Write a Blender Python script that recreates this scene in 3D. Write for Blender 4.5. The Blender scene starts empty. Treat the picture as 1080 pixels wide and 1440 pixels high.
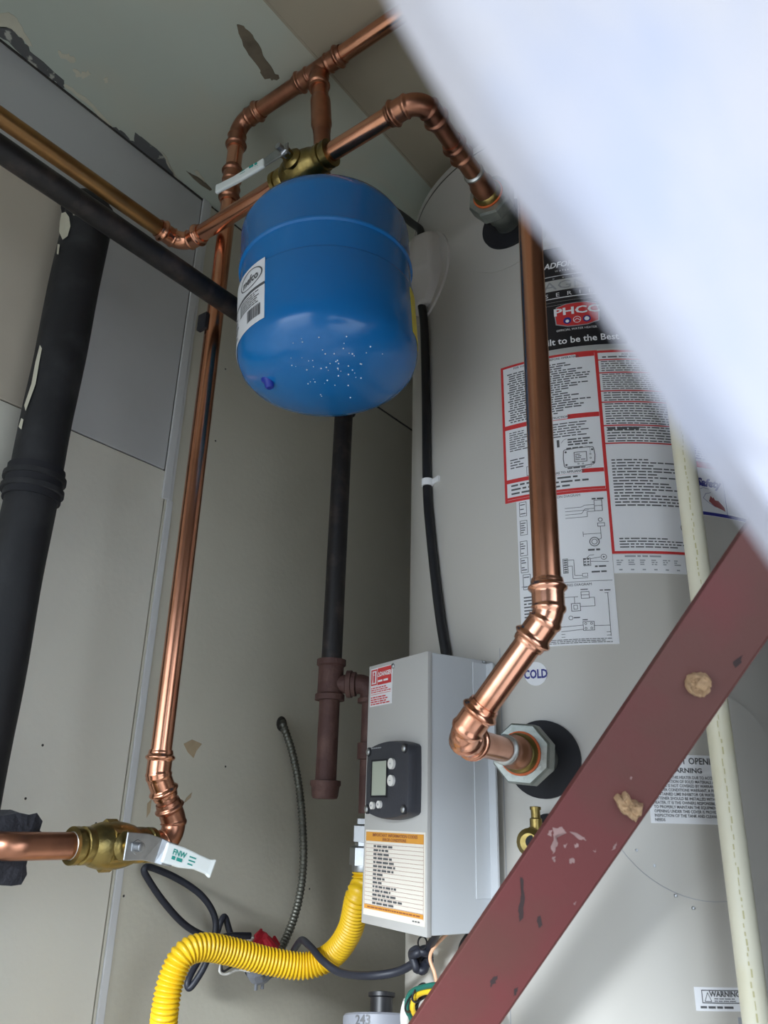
import bpy, bmesh, math, random
from math import sin, cos, pi, radians, sqrt, atan2, asin, acos
from mathutils import Vector, Matrix
random.seed(7)
SC = bpy.context.scene
COL = SC.collection

# ------------------------------------------------------------------ camera
PITCH, ROLL, FPX = radians(21.4), asin(.0267), 1100.0
CAM = Vector((0, 0, .62))
Fh = Vector((-.602, .7985, 0)).normalized()
Zv = Vector((0, 0, 1))
Rh = Fh.cross(Zv)
FW = Fh*cos(PITCH) + Zv*sin(PITCH)
U0 = Zv*cos(PITCH) - Fh*sin(PITCH)
RT = Rh*cos(ROLL) + U0*sin(ROLL)
UP = U0*cos(ROLL) - Rh*sin(ROLL)
cd = bpy.data.cameras.new('camera')
cam = bpy.data.objects.new('camera', cd)
COL.objects.link(cam)
cam.matrix_world = Matrix(((RT.x, UP.x, -FW.x, CAM.x), (RT.y, UP.y, -FW.y, CAM.y), (RT.z, UP.z, -FW.z, CAM.z), (0, 0, 0, 1)))
cd.sensor_fit = 'VERTICAL'
cd.sensor_height = 24
cd.lens = 24*FPX/1440
cd.clip_start = .01
cd.dof.use_dof = True
cd.dof.focus_distance = .92
cd.dof.aperture_fstop = cd.lens/2.7
SC.camera = cam

# ------------------------------------------------------------------ world, lights, exposure
W = bpy.data.worlds.new('sky')
SC.world = W
W.use_nodes = True
bg = W.node_tree.nodes['Background']
bg.inputs['Color'].default_value = (.74, .86, 1, 1)
bg.inputs['Strength'].default_value = 2.0
sun = bpy.data.lights.new('sun', 'SUN')
sun.energy = 3.4
sun.angle = radians(10)
sun.color = (.86, .93, 1)
so = bpy.data.objects.new('sun', sun)
COL.objects.link(so)
so.rotation_euler = Vector((-.19, .9, -.30)).to_track_quat('-Z', 'Y').to_euler()
SC.view_settings.view_transform = 'Standard'
SC.view_settings.look = 'None'
SC.view_settings.gamma = 1
SC.view_settings.use_curve_mapping = False
SC.view_settings.exposure = 1.08

# ------------------------------------------------------------------ pixel rays onto real surfaces (photograph is 1080 x 1440)
def ray(x, y): return RT*(x-540) - UP*(y-720) + FW*FPX
def at_d(x, y, d): return CAM + ray(x, y)*(d/FPX)
def at_x(x, y, X): r = ray(x, y); return CAM + r*((X-CAM.x)/r.x)
def at_y(x, y, Y): r = ray(x, y); return CAM + r*((Y-CAM.y)/r.y)
def at_z(x, y, Z): r = ray(x, y); return CAM + r*((Z-CAM.z)/r.z)
def at_cyl(x, y, cx, cy, rad):
    r = ray(x, y); ox, oy = CAM.x-cx, CAM.y-cy
    a = r.x*r.x+r.y*r.y; b = 2*(ox*r.x+oy*r.y); c = ox*ox+oy*oy-rad*rad
    d = max(b*b-4*a*c, 0)
    return CAM + r*((-b-sqrt(d))/(2*a))

# ------------------------------------------------------------------ materials
MT = {}
def mat(name, col, rough=.5, metal=0, var=.0, scale=8, bump=0, bscale=60, col2=None, lo=.45, hi=.7, detail=4, spec=None, coat=0):
    m = bpy.data.materials.new(name); m.use_nodes = True
    nt = m.node_tree; N = nt.nodes; L = nt.links
    b = N['Principled BSDF']
    b.inputs['Roughness'].default_value = rough
    b.inputs['Metallic'].default_value = metal
    if spec is not None: b.inputs['Specular IOR Level'].default_value = spec
    if coat: b.inputs['Coat Weight'].default_value = coat; b.inputs['Coat Roughness'].default_value = .08
    b.inputs['Base Color'].default_value = (*col, 1)
    tc = N.new('ShaderNodeTexCoord')
    if var or col2:
        nz = N.new('ShaderNodeTexNoise'); nz.inputs['Scale'].default_value = scale; nz.inputs['Detail'].default_value = detail
        L.new(tc.outputs['Object'], nz.inputs['Vector'])
        rp = N.new('ShaderNodeValToRGB')
        c2 = col2 or tuple(max(0, c*(1-var)) for c in col)
        rp.color_ramp.elements[0].color = (*col, 1); rp.color_ramp.elements[0].position = lo
        rp.color_ramp.elements[1].color = (*c2, 1); rp.color_ramp.elements[1].position = hi
        L.new(nz.outputs['Fac'], rp.inputs['Fac']); L.new(rp.outputs['Color'], b.inputs['Base Color'])
    if bump:
        n2 = N.new('ShaderNodeTexNoise'); n2.inputs['Scale'].default_value = bscale; n2.inputs['Detail'].default_value = 5
        L.new(tc.outputs['Object'], n2.inputs['Vector'])
        bp = N.new('ShaderNodeBump'); bp.inputs['Strength'].default_value = bump; bp.inputs['Distance'].default_value = .003
        L.new(n2.outputs['Fac'], bp.inputs['Height']); L.new(bp.outputs['Normal'], b.inputs['Normal'])
    MT[name] = m
    return m

mat('wall_paint', (.66, .625, .52), .55, var=.07, scale=5, bump=.12, bscale=120)
mat('wall_cream', (.78, .75, .66), .55, var=.08, scale=6, bump=.12, bscale=120)
mat('wall_beige', (.62, .55, .45), .6, var=.08, scale=6, bump=.1, bscale=90)
mat('wall_grey', (.58, .58, .58), .5, var=.08, scale=6, bump=.08, bscale=90)
mat('wall_dark', (.14, .12, .10), .7, var=.1, scale=5)
mat('ceil_green', (.47, .51, .44), .55, scale=4, col2=(.52, .50, .40), lo=.4, hi=.65, bump=.1, bscale=60)
mat('ceil_tan', (.40, .35, .26), .6, var=.15, scale=5)
mat('batten', (.70, .70, .70), .45, var=.05)
mat('seam_dark', (.05, .045, .04), .9)
mat('peel_dark', (.10, .10, .10), .8, scale=60, col2=(.45, .44, .38), lo=.6, hi=.66)
mat('peel_brown', (.16, .13, .09), .85, var=.3, scale=40)
mat('peel_cream', (.60, .57, .45), .7, var=.1, scale=30)
mat('stain', (.50, .38, .24), .7, var=.2, scale=40)
mat('concrete', (.50, .48, .45), .9, var=.2, scale=8)
mat('outer', (.16, .15, .14), .8, var=.1)
mat('copper', (.74, .35, .22), .24, 1, scale=14, col2=(.52, .23, .13), lo=.45, hi=.75)
mat('copper_bright', (.86, .43, .29), .2, 1, scale=30, col2=(.62, .26, .15), lo=.5, hi=.75)
mat('copper_dull', (.50, .23, .14), .34, 1, scale=20, col2=(.27, .12, .08), lo=.42, hi=.7)
mat('copper_brown', (.42, .23, .09), .4, 1, scale=20, col2=(.22, .12, .06), lo=.4, hi=.75)
mat('brass', (.34, .25, .085), .36, 1, scale=30, col2=(.12, .10, .045), lo=.45, hi=.7, bump=.2, bscale=200)
mat('galv', (.37, .39, .36), .42, .8, scale=40, col2=(.22, .25, .23), lo=.4, hi=.7, bump=.25, bscale=200)
mat('steel', (.42, .43, .44), .38, 1, var=.2, scale=60)
mat('solder', (.55, .56, .54), .4, 1)
mat('gasket', (.62, .13, .03), .6)
mat('rubber', (.012, .012, .016), .75, var=.3, scale=30)
mat('black_steel', (.012, .010, .010), .5, .2, scale=50, col2=(.05, .035, .03), lo=.5, hi=.75, bump=.2, bscale=120)
mat('iron_brown', (.08, .036, .03), .65, .2, scale=40, col2=(.14, .075, .06), lo=.45, hi=.75, bump=.3, bscale=180)
mat('stack_black', (.012, .012, .014), .65, scale=18, col2=(.035, .035, .038), lo=.5, hi=.75, bump=.3, bscale=60)
mat('foam_black', (.02, .02, .026), .95, bump=1, bscale=90)
mat('tank_blue', (.006, .135, .40), .22, scale=3, col2=(.008, .16, .45), lo=.4, hi=.6, coat=.15)
mat('cap_blue', (.01, .03, .30), .4)
mat('heater_grey', (.53, .505, .46), .34, var=.04, scale=3, bump=.03, bscale=9)
mat('box_grey', (.58, .60, .62), .38, var=.03, scale=4)
mat('box_front_shade', (.50, .49, .47), .42, var=.03, scale=4)  # darker, warmer copy of the box grey; the front's shade put into colour
mat('cover_plastic', (.60, .57, .53), .4)
mat('bezel', (.036, .038, .048), .45, bump=.1, bscale=400)
mat('lcd', (.42, .45, .37), .2)
mat('button', (.78, .76, .72), .4)
mat('paper', (.80, .80, .82), .4)
mat('paper_cream', (.80, .75, .66), .45)
mat('ink', (.10, .10, .105), .5)
mat('ink_navy', (.03, .03, .22), .5)
mat('ink_red', (.62, .04, .04), .45)
mat('ink_orange', (.72, .33, .05), .5)
mat('ink_brown', (.30, .10, .05), .5)
mat('ink_white', (.85, .85, .86), .4)
mat('ink_grey', (.35, .36, .38), .4)
mat('ink_green', (.02, .30, .25), .5)
mat('ink_skin', (.35, .10, .10), .5)
mat('label_black', (.012, .012, .016), .3)
mat('silver', (.62, .63, .63), .3, .5)
mat('cable', (.010, .010, .012), .45)
mat('cord', (.016, .018, .028), .5)
mat('hose_yellow', (.68, .42, .008), .42, var=.08, scale=20)
mat('armor', (.20, .20, .17), .45, .7, var=.3, scale=50)
mat('wirenut', (.55, .02, .04), .4)
mat('grey_plastic', (.22, .23, .26), .5)
mat('wire_white', (.75, .73, .68), .5)
mat('wire_green', (.01, .12, .09), .45)
mat('wire_yellow', (.72, .48, .02), .45)
mat('wire_red', (.35, .03, .03), .45)
mat('wire_orange', (.75, .42, .25), .5)
mat('vinyl_white', (.80, .84, .82), .4)
mat('red_oxide', (.125, .027, .027), .55, scale=9, col2=(.105, .033, .027), lo=.45, hi=.6, bump=.15, bscale=80)
mat('edge_dark', (.10, .03, .025), .7)
mat('scuff', (.30, .19, .18), .8, var=.2, scale=60)
mat('scuff_dark', (.035, .02, .02), .8)
mat('putty', (.42, .27, .15), .85, scale=120, col2=(.24, .15, .085), lo=.4, hi=.7, bump=1, bscale=150)
mat('cpvc', (.80, .76, .60), .4, scale=12, col2=(.74, .67, .42), lo=.5, hi=.8)
mat('cpvc_print', (.58, .53, .28), .6)
mat('sheet_white', (.47, .445, .465), .7, scale=28, col2=(.40, .405, .48), lo=.4, hi=.65)
mat('yellow_label', (.75, .62, .03), .45)
mat('dropm', (.75, .82, .9), .08)

# ------------------------------------------------------------------ mesh helpers
class MB:
    def __init__(s): s.v = []; s.f = []
    def add(s, vs, fs):
        o = len(s.v); s.v += [Vector(v) for v in vs]; s.f += [tuple(i+o for i in f) for f in fs]; return s
    def box(s, lo, hi, ax=None, org=None, bev=0):
        bm = bmesh.new(); bmesh.ops.create_cube(bm, size=1)
        lo, hi = Vector(lo), Vector(hi); c = (lo+hi)/2; d = hi-lo
        for v in bm.verts: v.co = Vector((v.co.x*d.x, v.co.y*d.y, v.co.z*d.z)) + c
        if bev: bmesh.ops.bevel(bm, geom=bm.edges[:], offset=bev, segments=2, affect='EDGES', profile=.5)
        bm.verts.index_update()
        vs = [v.co.copy() for v in bm.verts]
        if ax:
            org = Vector(org or (0, 0, 0)); vs = [org + ax[0]*v.x + ax[1]*v.y + ax[2]*v.z for v in vs]
        fs = [[v.index for v in f.verts] for f in bm.faces]; bm.free()
        return s.add(vs, fs)
    def sweep(s, pts, rad, n=20, caps=True, rot=0):
        pts = [Vector(p) for p in pts]; m = len(pts)
        if not hasattr(rad, '__len__'): rad = [rad]*m
        tg = []
        for i in range(m):
            t = pts[min(i+1, m-1)] - pts[max(i-1, 0)]
            tg.append(t.normalized() if t.length > 1e-9 else tg[-1])
        a = Vector((0, 0, 1)) if abs(tg[0].z) < .9 else Vector((1, 0, 0))
        nx = (a - tg[0]*a.dot(tg[0])).normalized()
        vs = []
        for i in range(m):
            nx = (nx - tg[i]*nx.dot(tg[i])).normalized(); ny = tg[i].cross(nx)
            for k in range(n):
                t = 2*pi*k/n+rot; vs.append(pts[i] + (nx*cos(t)+ny*sin(t))*rad[i])
        fs = []
        for i in range(m-1):
            for k in range(n):
                k2 = (k+1) % n; fs.append((i*n+k, i*n+k2, (i+1)*n+k2, (i+1)*n+k))
        if caps: fs.append(tuple(range(n-1, -1, -1))); fs.append(tuple((m-1)*n+k for k in range(n)))
        return s.add(vs, fs)
    def lathe(s, org, axis, prof, n=28, rot=0):           # prof: (r, t) along axis
        axis = Vector(axis).normalized(); org = Vector(org)
        a = Vector((0, 0, 1)) if abs(axis.z) < .9 else Vector((1, 0, 0))
        nx = (a - axis*a.dot(axis)).normalized(); ny = axis.cross(nx)
        vs = []; m = len(prof)
        for r, t in prof:
            for k in range(n):
                q = 2*pi*k/n+rot; vs.append(org+axis*t+(nx*cos(q)+ny*sin(q))*r)
        fs = [(i*n+k, i*n+(k+1) % n, (i+1)*n+(k+1) % n, (i+1)*n+k) for i in range(m-1) for k in range(n)]
        if prof[0][0] > 1e-6: fs.append(tuple(range(n-1, -1, -1)))
        if prof[-1][0] > 1e-6: fs.append(tuple((m-1)*n+k for k in range(n)))
        return s.add(vs, fs)
    def ball(s, c, r, n=10, sq=(1, 1, 1)):
        c = Vector(c); vs = []; fs = []
        for i in range(n+1):
            t = pi*i/n
            for k in range(n): vs.append(c+Vector((r*sin(t)*cos(2*pi*k/n)*sq[0], r*sin(t)*sin(2*pi*k/n)*sq[1], r*cos(t)*sq[2])))
        for i in range(n):
            for k in range(n): fs.append((i*n+k, (i+1)*n+k, (i+1)*n+(k+1) % n, i*n+(k+1) % n))
        return s.add(vs, fs)
    def slab(s, outline, nrm):                            # flat polygon outline (3-D points) pushed out along nrm
        o = [Vector(p) for p in outline]; n = len(o); nrm = Vector(nrm)
        vs = o + [p+nrm for p in o]
        fs = [tuple(range(n-1, -1, -1)), tuple(range(n, 2*n))] + [(i, (i+1) % n, n+(i+1) % n, n+i) for i in range(n)]
        return s.add(vs, fs)
    # flat print bent on a surface: M(u, v, off) -> point
    def rect(s, M, u0, u1, v0, v1, off, du=.008, base=None):
        n = max(1, int(abs(u1-u0)/du)+1)
        us = [u0+(u1-u0)*i/n for i in range(n+1)]
        vs = [M(u, v0, off) for u in us] + [M(u, v1, off) for u in us]
        fs = [(i, i+1, n+2+i, n+1+i) for i in range(n)]
        if base is not None:
            vs += [M(u, v0, base) for u in us] + [M(u, v1, base) for u in us]; q = 2*(n+1)
            fs += [(q+i, q+i+1, i+1, i) for i in range(n)] + [(n+1+i, n+2+i, q+n+2+i, q+n+1+i) for i in range(n)]
            fs += [(0, n+1, q+n+1, q), (n, q+n, q+2*n+1, 2*n+1)]
        return s.add(vs, fs)
    def frame(s, M, u0, u1, v0, v1, w, off):
        s.rect(M, u0, u1, v0, v0+w, off); s.rect(M, u0, u1, v1-w, v1, off)
        s.rect(M, u0, u0+w, v0+w, v1-w, off); s.rect(M, u1-w, u1, v0+w, v1-w, off); return s
    def disc(s, M, u0, v0, r, off, base=None, n=32, rings=5, r0=0, sv=1):
        vs = []; fs = []
        for i in range(rings+1):
            q = r0+(r-r0)*i/rings
            for k in range(n): vs.append(M(u0+q*cos(2*pi*k/n), v0+sv*q*sin(2*pi*k/n), off))
        for i in range(rings):
            for k in range(n): fs.append((i*n+k, (i+1)*n+k, (i+1)*n+(k+1) % n, i*n+(k+1) % n))
        if base is not None:
            o = rings*n; b = len(vs)
            for k in range(n): vs.append(M(u0+r*cos(2*pi*k/n), v0+sv*r*sin(2*pi*k/n), base))
            for k in range(n): fs.append((o+k, b+k, b+(k+1) % n, o+(k+1) % n))
        return s.add(vs, fs)
    def line(s, M, pts, w, off):
        for (a, b), (c, d) in zip(pts[:-1], pts[1:]):
            dx, dy = c-a, d-b; l = sqrt(dx*dx+dy*dy) or 1; px, py = -dy/l*w/2, dx/l*w/2
            s.add([M(a+px, b+py, off), M(a-px, b-py, off), M(c-px, d-py, off), M(c+px, d+py, off)], [(0, 1, 2, 3)])
        return s
    def words(s, M, u0, u1, vtop, vbot, rows, off, h=.6, seed=1, fill=(.6, 1.0), para=0):   # lines of print too small to read
        rnd = random.Random(seed); dv = max(vtop-vbot, 1e-4)/rows
        for i in range(rows):
            v = vtop-dv*(i+.5); u = u0 + (dv*.7 if para and i % para else 0)
            end = u0+(u1-u0)*rnd.uniform(*fill)
            while u < end:
                w = rnd.uniform(.8, 3.2)*dv
                if u+w > u1: break
                s.rect(M, u, u+w, v-dv*h/2, v+dv*h/2, off, du=.02); u += w+dv*.45
        return s
    def text(s, M, string, u, v, h, off, align='CENTER', sx=1, bold=0, shear=0):
        vs, fs = glyphs(string, bold, shear)
        if not vs: return s
        xs = [p[0] for p in vs]; x0, x1 = min(xs), max(xs)
        k = h/.72
        sh = {'LEFT': -x0, 'CENTER': -(x0+x1)/2, 'RIGHT': -x1}[align]
        return s.add([M(u+(p[0]+sh)*k*sx, v+(p[1]-.36)*k, off) for p in vs], fs)

GC = {}
def glyphs(string, bold, shear):
    key = (string, bold, shear)
    if key not in GC:
        c = bpy.data.curves.new('txt', 'FONT'); c.body = string; c.size = 1; c.offset = bold; c.shear = shear; c.resolution_u = 2
        o = bpy.data.objects.new('txt', c); COL.objects.link(o)
        dg = bpy.context.evaluated_depsgraph_get(); me = bpy.data.meshes.new_from_object(o.evaluated_get(dg))
        GC[key] = ([tuple(v.co) for v in me.vertices], [tuple(p.vertices) for p in me.polygons])
        bpy.data.objects.remove(o); bpy.data.meshes.remove(me); bpy.data.curves.remove(c)
    return GC[key]

BASE = {}
def obj(name, mb, m, parent=None, smooth=True, label=None, kind=None, local=False, ang=40):
    me = bpy.data.meshes.new(name)
    sh = Vector((0, 0, 0)) if (parent is None or local) else BASE.get(parent.name, Vector((0, 0, 0)))
    me.from_pydata([tuple(v-sh) for v in mb.v], [], mb.f); me.validate()
    bm = bmesh.new(); bm.from_mesh(me); bmesh.ops.recalc_face_normals(bm, faces=bm.faces[:])
    if smooth:
        lim = radians(ang)
        for f in bm.faces: f.smooth = True
        for e in bm.edges:
            if len(e.link_faces) == 2 and e.calc_face_angle(0) > lim: e.smooth = False
    bm.to_mesh(me); bm.free()
    me.materials.append(MT[m])
    o = bpy.data.objects.new(name, me); COL.objects.link(o)
    if parent: o.parent = parent; BASE[o.name] = sh
    if label: o['label'] = label
    if kind: o['kind'] = kind
    return o
def flat(name, mb, m, parent, **k):                       # prints: keep the outward side as built
    return obj(name, mb, m, parent, smooth=False, **k)
def thing(name, label, cat, loc, group=None):
    o = bpy.data.objects.new(name, None); COL.objects.link(o); o.location = loc; o.empty_display_size = .05
    o['label'] = label; o['category'] = cat
    if group: o['group'] = group
    BASE[o.name] = Vector(loc); return o
def tag(o, label, cat, group=None):
    o['label'] = label; o['category'] = cat
    if group: o['group'] = group
    return o
def spline(pts, n=12):                                    # Catmull-Rom
    p = [Vector(q) for q in pts]; p = [p[0]*2-p[1]] + p + [p[-1]*2-p[-2]]; out = []
    for i in range(1, len(p)-2):
        for k in range(n):
            t = k/n; a, b, c, d = p[i-1], p[i], p[i+1], p[i+2]
            out.append(.5*((2*b)+(c-a)*t+(2*a-5*b+4*c-d)*t*t+(3*b-a-3*c+d)*t**3))
    out.append(p[-2]); return out
def resample(pts, step):
    out = [pts[0]]; acc = 0
    for a, b in zip(pts[:-1], pts[1:]):
        l = (b-a).length; t = step-acc
        while t <= l: out.append(a+(b-a)*(t/l)); t += step
        acc = (acc+l) % step
    return out

# ------------------------------------------------------------------ the closet (setting)
CZ = 1.598; WX = -.893; BY = 1.5
def struct(name, mb, m, parent=None, smooth=False):
    return obj(name, mb, m, parent, smooth, kind='structure' if parent is None else None)
ground = struct('ground', MB().box((-4, -5, -.12), (8, 6, -.06)), 'concrete')
floor = struct('floor', MB().box((-1.0, -.9, -.06), (.25, 1.6, 0)), 'concrete')
wl = struct('wall_left', MB().box((-1.0, -.9, 0), (WX-.004, 1.6, 1.7)), 'wall_dark')
P = lambda y0, y1, z0, z1, t=0: MB().box((WX-.004, y0, z0), (WX+t, y1, z1), bev=.0008)
struct('panel', P(-.9, .651, 0, 1.0885), 'wall_cream', wl)
struct('panel', P(-.9, .455, 1.0905, 1.4485), 'wall_beige', wl)
struct('panel', P(.456, .645, 1.0905, 1.4485), 'wall_grey', wl)
struct('panel', P(-.9, .645, 1.450, CZ-.003), 'wall_grey', wl)
struct('panel', P(.653, 1.5, 0, 1.4275), 'wall_paint', wl)
struct('panel', P(.653, 1.5, 1.430, CZ-.003, .001), 'wall_paint', wl)
struct('panel_seam', MB().box((WX, .98, 1.4268), (WX+.0012, 1.5, 1.4305)).box((WX, .655, CZ-.004), (WX+.001, 1.5, CZ)), 'seam_dark', wl)
t1 = struct('trim_1', MB().box((WX, .6455, 1.045), (WX+.004, .6585, CZ), bev=.001), 'batten')
t2 = struct('trim_2', MB().box((WX, .6555, .0), (WX+.003, .666, 1.046), bev=.001).box((WX, .6595, 1.046), (WX+.002, .6645, CZ), bev=.0005), 'batten')
wb = struct('wall_back', MB().box((-1.0, BY, 0), (.25, 1.6, 1.7)), 'wall_dark')
wr = struct('wall_right', MB().box((.06, .52, 0), (.25, BY, 1.7)), 'outer')
wf = struct('wall_front', MB().box((-1.0, -1.0, 1.08), (.25, -.9, 1.7)), 'outer')  # unseen header, hung low to keep light off the upper closet
struct('light_block_front', MB().box((.09, -1.0, 0), (.25, -.9, 1.15)), 'outer')  # unseen panel added to narrow the light from the front opening
struct('light_block_top', MB().box((.06, -.9, .94), (.25, .52, 1.7)), 'outer')  # unseen lintel added so daylight enters low and the top stays dark
struct('light_block_side', MB().box((.09, -.9, 0), (.25, -.22, .94)), 'outer')  # unseen panel added behind the camera side to block part of the daylight
ceil = struct('ceiling', MB().box((-1.0, -.9, CZ), (.25, 1.6, 1.7)), 'ceil_green')
struct('panel', MB().box((-.556, -.9, CZ-.0022), (.25, BY, CZ), bev=.0008), 'ceil_tan', ceil)
struct('panel_seam', MB().box((-.5585, -.9, CZ-.003), (-.5545, BY, CZ), bev=.0008), 'ceil_tan', ceil)
struct('gap_shadow_line', MB().box((WX-.004, -.9, CZ-.0035), (WX+.0015, .66, CZ)), 'seam_dark', ceil)  # solid dark strip, the shadow line of the ceiling joint put into colour
def chip(px, m, t=.0006):
    rnd = random.Random(len(px)*31+int(px[0][0])); q = []
    for (a, b), (c, d) in zip(px, px[1:]+px[:1]):
        for k in range(3):
            f = k/3; q.append((a+(c-a)*f+(rnd.uniform(-2, 2) if k else 0), b+(d-b)*f+(rnd.uniform(-2, 2) if k else 0)))
    obj('peeled_patch', MB().slab([at_z(x, y, CZ) for x, y in q], (0, 0, -t)), m, ceil, smooth=False)
chip([(-8, 36), (16, 41), (32, 54), (42, 72), (60, 86), (90, 113), (91, 124), (70, 112), (42, 90), (12, 58), (-8, 50)], 'peel_dark')
chip([(-8, 22), (12, 17), (24, 26), (34, 45), (46, 66), (38, 62), (16, 40), (-8, 35)], 'peel_cream')
chip([(158, 179), (170, 183), (182, 195), (189, 200), (190, 186), (206, 198), (228, 217), (238, 236), (251, 256), (236, 246), (205, 222), (180, 203)], 'peel_dark')
chip([(228, 213), (236, 224), (244, 240), (253, 257), (247, 252), (238, 237)], 'peel_cream')
chip([(333, 34), (345, 40), (358, 55), (370, 78), (384, 98), (393, 110), (382, 113), (370, 108), (362, 92), (346, 70), (338, 52)], 'peel_brown')
chip([(82, 70), (90, 76), (96, 74), (107, 84), (104, 88), (86, 82)], 'peel_cream')
chip([(103, 96), (114, 104), (124, 98), (128, 104), (116, 111), (106, 106)], 'peel_cream')
chip([(146, 110), (152, 108), (151, 117), (147, 115)], 'peel_cream')
chip([(92, 118), (120, 136), (158, 178), (150, 174), (118, 142), (90, 122)], 'peel_cream')
chip([(272, 238), (280, 242), (288, 257), (282, 254)], 'peel_cream')
chip([(262, 240), (270, 245), (298, 266), (294, 267)], 'peel_brown')
chip([(292, 290), (300, 291), (304, 298), (298, 297)], 'peel_cream')
def wallchip(px, m):
    obj('stain', MB().slab([at_x(x, y, WX+.0002) for x, y in px], (.0004, 0, 0)), m, wl, smooth=False)
wallchip([(258, 1046), (270, 1040), (284, 1046), (276, 1056), (272, 1066), (264, 1058)], 'stain')
wallchip([(262, 1122), (270, 1114), (268, 1122), (258, 1130)], 'stain')
wallchip([(207, 1130), (213, 1124), (211, 1142), (206, 1150)], 'stain')
for x, y in ((60, 1048), (36, 1123), (135, 1158), (317, 1078), (240, 1413), (317, 519), (303, 620), (305, 1350), (435, 1250), (174, 1260)):
    obj('pit', MB().lathe(at_x(x, y, WX), (1, 0, 0), [(.0016, 0), (.0012, .0006)], 8), 'seam_dark', wl)
obj('cable_hole', MB().lathe(at_x(396, 1018, WX), (1, 0, 0), [(.012, 0), (.011, .001)], 14), 'seam_dark', wl)

# ------------------------------------------------------------------ water heater
HX, HY, HR = -.403, 1.03, .2585
HT = thing('water_heater', 'tall light grey cylindrical water heater covered in printed labels', 'water heater', (HX, HY, 0))
def HM(u, v, off=0):
    a = u/HR; return Vector((HX+(HR+off)*sin(a), HY-(HR+off)*cos(a), v))
obj('jacket', MB().lathe((HX, HY, 0), (0, 0, 1), [(HR-.012, 0), (HR-.012, .025), (HR, .025), (HR, 1.532)], 128), 'heater_grey', HT)
obj('top_cap', MB().lathe((HX, HY, 0), (0, 0, 1), [(HR, 1.5335), (HR+.0015, 1.534), (HR+.0015, 1.543), (HR-.003, 1.548), (HR-.02, 1.55), (0.0, 1.552)], 128), 'heater_grey', HT)
obj('cap_seam', MB().lathe((HX, HY, 0), (0, 0, 1), [(HR-.002, 1.531), (HR+.0003, 1.5315), (HR+.0003, 1.534), (HR-.002, 1.5345)], 128), 'seam_dark', HT)
# vertical sheet seam beside the control box
obj('jacket_seam', MB().rect(HM, -.0125, -.0115, .03, .80, .0004), 'ink_grey', HT)
# round knockout seam under the hot port
obj('knockout', MB().disc(HM, .012, 1.372, .066, .0011, 0, n=48), 'heater_grey', HT)
cov = obj('cleanout_cover', MB().disc(HM, .186, .655, .099, .0022, 0, n=64), 'heater_grey', HT)
flat('cover_edge', MB().disc(HM, .186, .655, .0997, .0004, None, n=64, rings=1, r0=.0987), 'ink_grey', cov)
for u, v in ((.118, .598), (.133, .585), (.150, .560), (.165, .55)):
    obj('screw', MB().lathe(HM(u, v), (HM(u, v, 1)-HM(u, v)), [(.0016, 0), (.0014, .003), (.0004, .0032)], 8), 'steel', cov)

def label_base(name, u0, u1, v0, v1, m='paper', desc=None, off=.0007):
    return flat(name, MB().rect(HM, u0, u1, v0, v1, off, base=0), m, HT, label=desc)
O1, O2, O3 = .00105, .0013, .0016
# brand label
lb = label_base('brand_label', .037, .163, 1.157, 1.322, 'silver', 'black and silver brand label with a red oval badge')
flat('black_panel', MB().rect(HM, .041, .159, 1.1635, 1.317, .0009), 'label_black', lb)
b = MB()
b.text(HM, 'BRADFORD WHITE', .1, 1.2895, .0085, O1, sx=.92, bold=.03, shear=.25)
b.text(HM, 'W A T E R   H E A T E R S', .1, 1.2795, .0028, O1)
b.rect(HM, .044, .156, 1.2715, 1.2725, O1)
b.rect(HM, .044, .156, 1.2375, 1.2388, O1)
b.text(HM, 'S   E   R   I   E   S', .1, 1.2435, .006, O1, sx=1.25)
b.text(HM, 'OFFICIAL WATER HEATER', .1, 1.1895, .0030, O1)
b.text(HM, 'Built to be the Best', .1, 1.1745, .0092, O1, sx=.98, bold=.015)
for i in range(9): b.text(HM, 'INNOVATION'[i], .052+i*.012, 1.2683, .002, O1)
flat('white_lettering', b, 'ink_white', lb)
flat('silver_band', MB().rect(HM, .046, .154, 1.2495, 1.266, O1).rect(HM, .041, .159, 1.2325, 1.2328, O1).rect(HM, .041, .159, 1.2275, 1.2278, O1), 'silver', lb)
flat('band_lettering', MB().text(HM, 'MAGNUM', .1, 1.2578, .0125, O2, sx=1.5), 'ink_grey', lb)
bad = MB(); bv = []
for (a, c) in ((.0755, 1.2125), (.078, 1.2235), (.09, 1.2265), (.1015, 1.227), (.113, 1.2265), (.125, 1.2235), (.1275, 1.2125), (.1265, 1.199), (.113, 1.1945), (.1015, 1.194), (.09, 1.1945), (.0765, 1.199)): bv.append((a, c))
def poly(mb, pts, off):
    cu = sum(p[0] for p in pts)/len(pts); cv = sum(p[1] for p in pts)/len(pts)
    mb.add([HM(cu, cv, off)]+[HM(p[0], p[1], off) for p in pts], [(0, i+1, (i+1) % len(pts)+1) for i in range(len(pts))])
poly(bad, [(.1015+(a-.1015)*1.05, 1.2105+(c-1.2105)*1.07) for a, c in bv], .0012)
flat('badge_rim', bad, 'ink_grey', lb)
bad = MB(); poly(bad, bv, .0014); flat('red_badge', bad, 'ink_red', lb)
flat('badge_lettering', MB().text(HM, 'PHCC', .1015, 1.2165, .0105, .0017, sx=1.45, bold=.03), 'ink_white', lb)
flat('badge_circle', MB().disc(HM, .0895, 1.202, .0048, .0017).disc(HM, .113, 1.202, .0048, .0017), 'ink_navy', lb)
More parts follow.
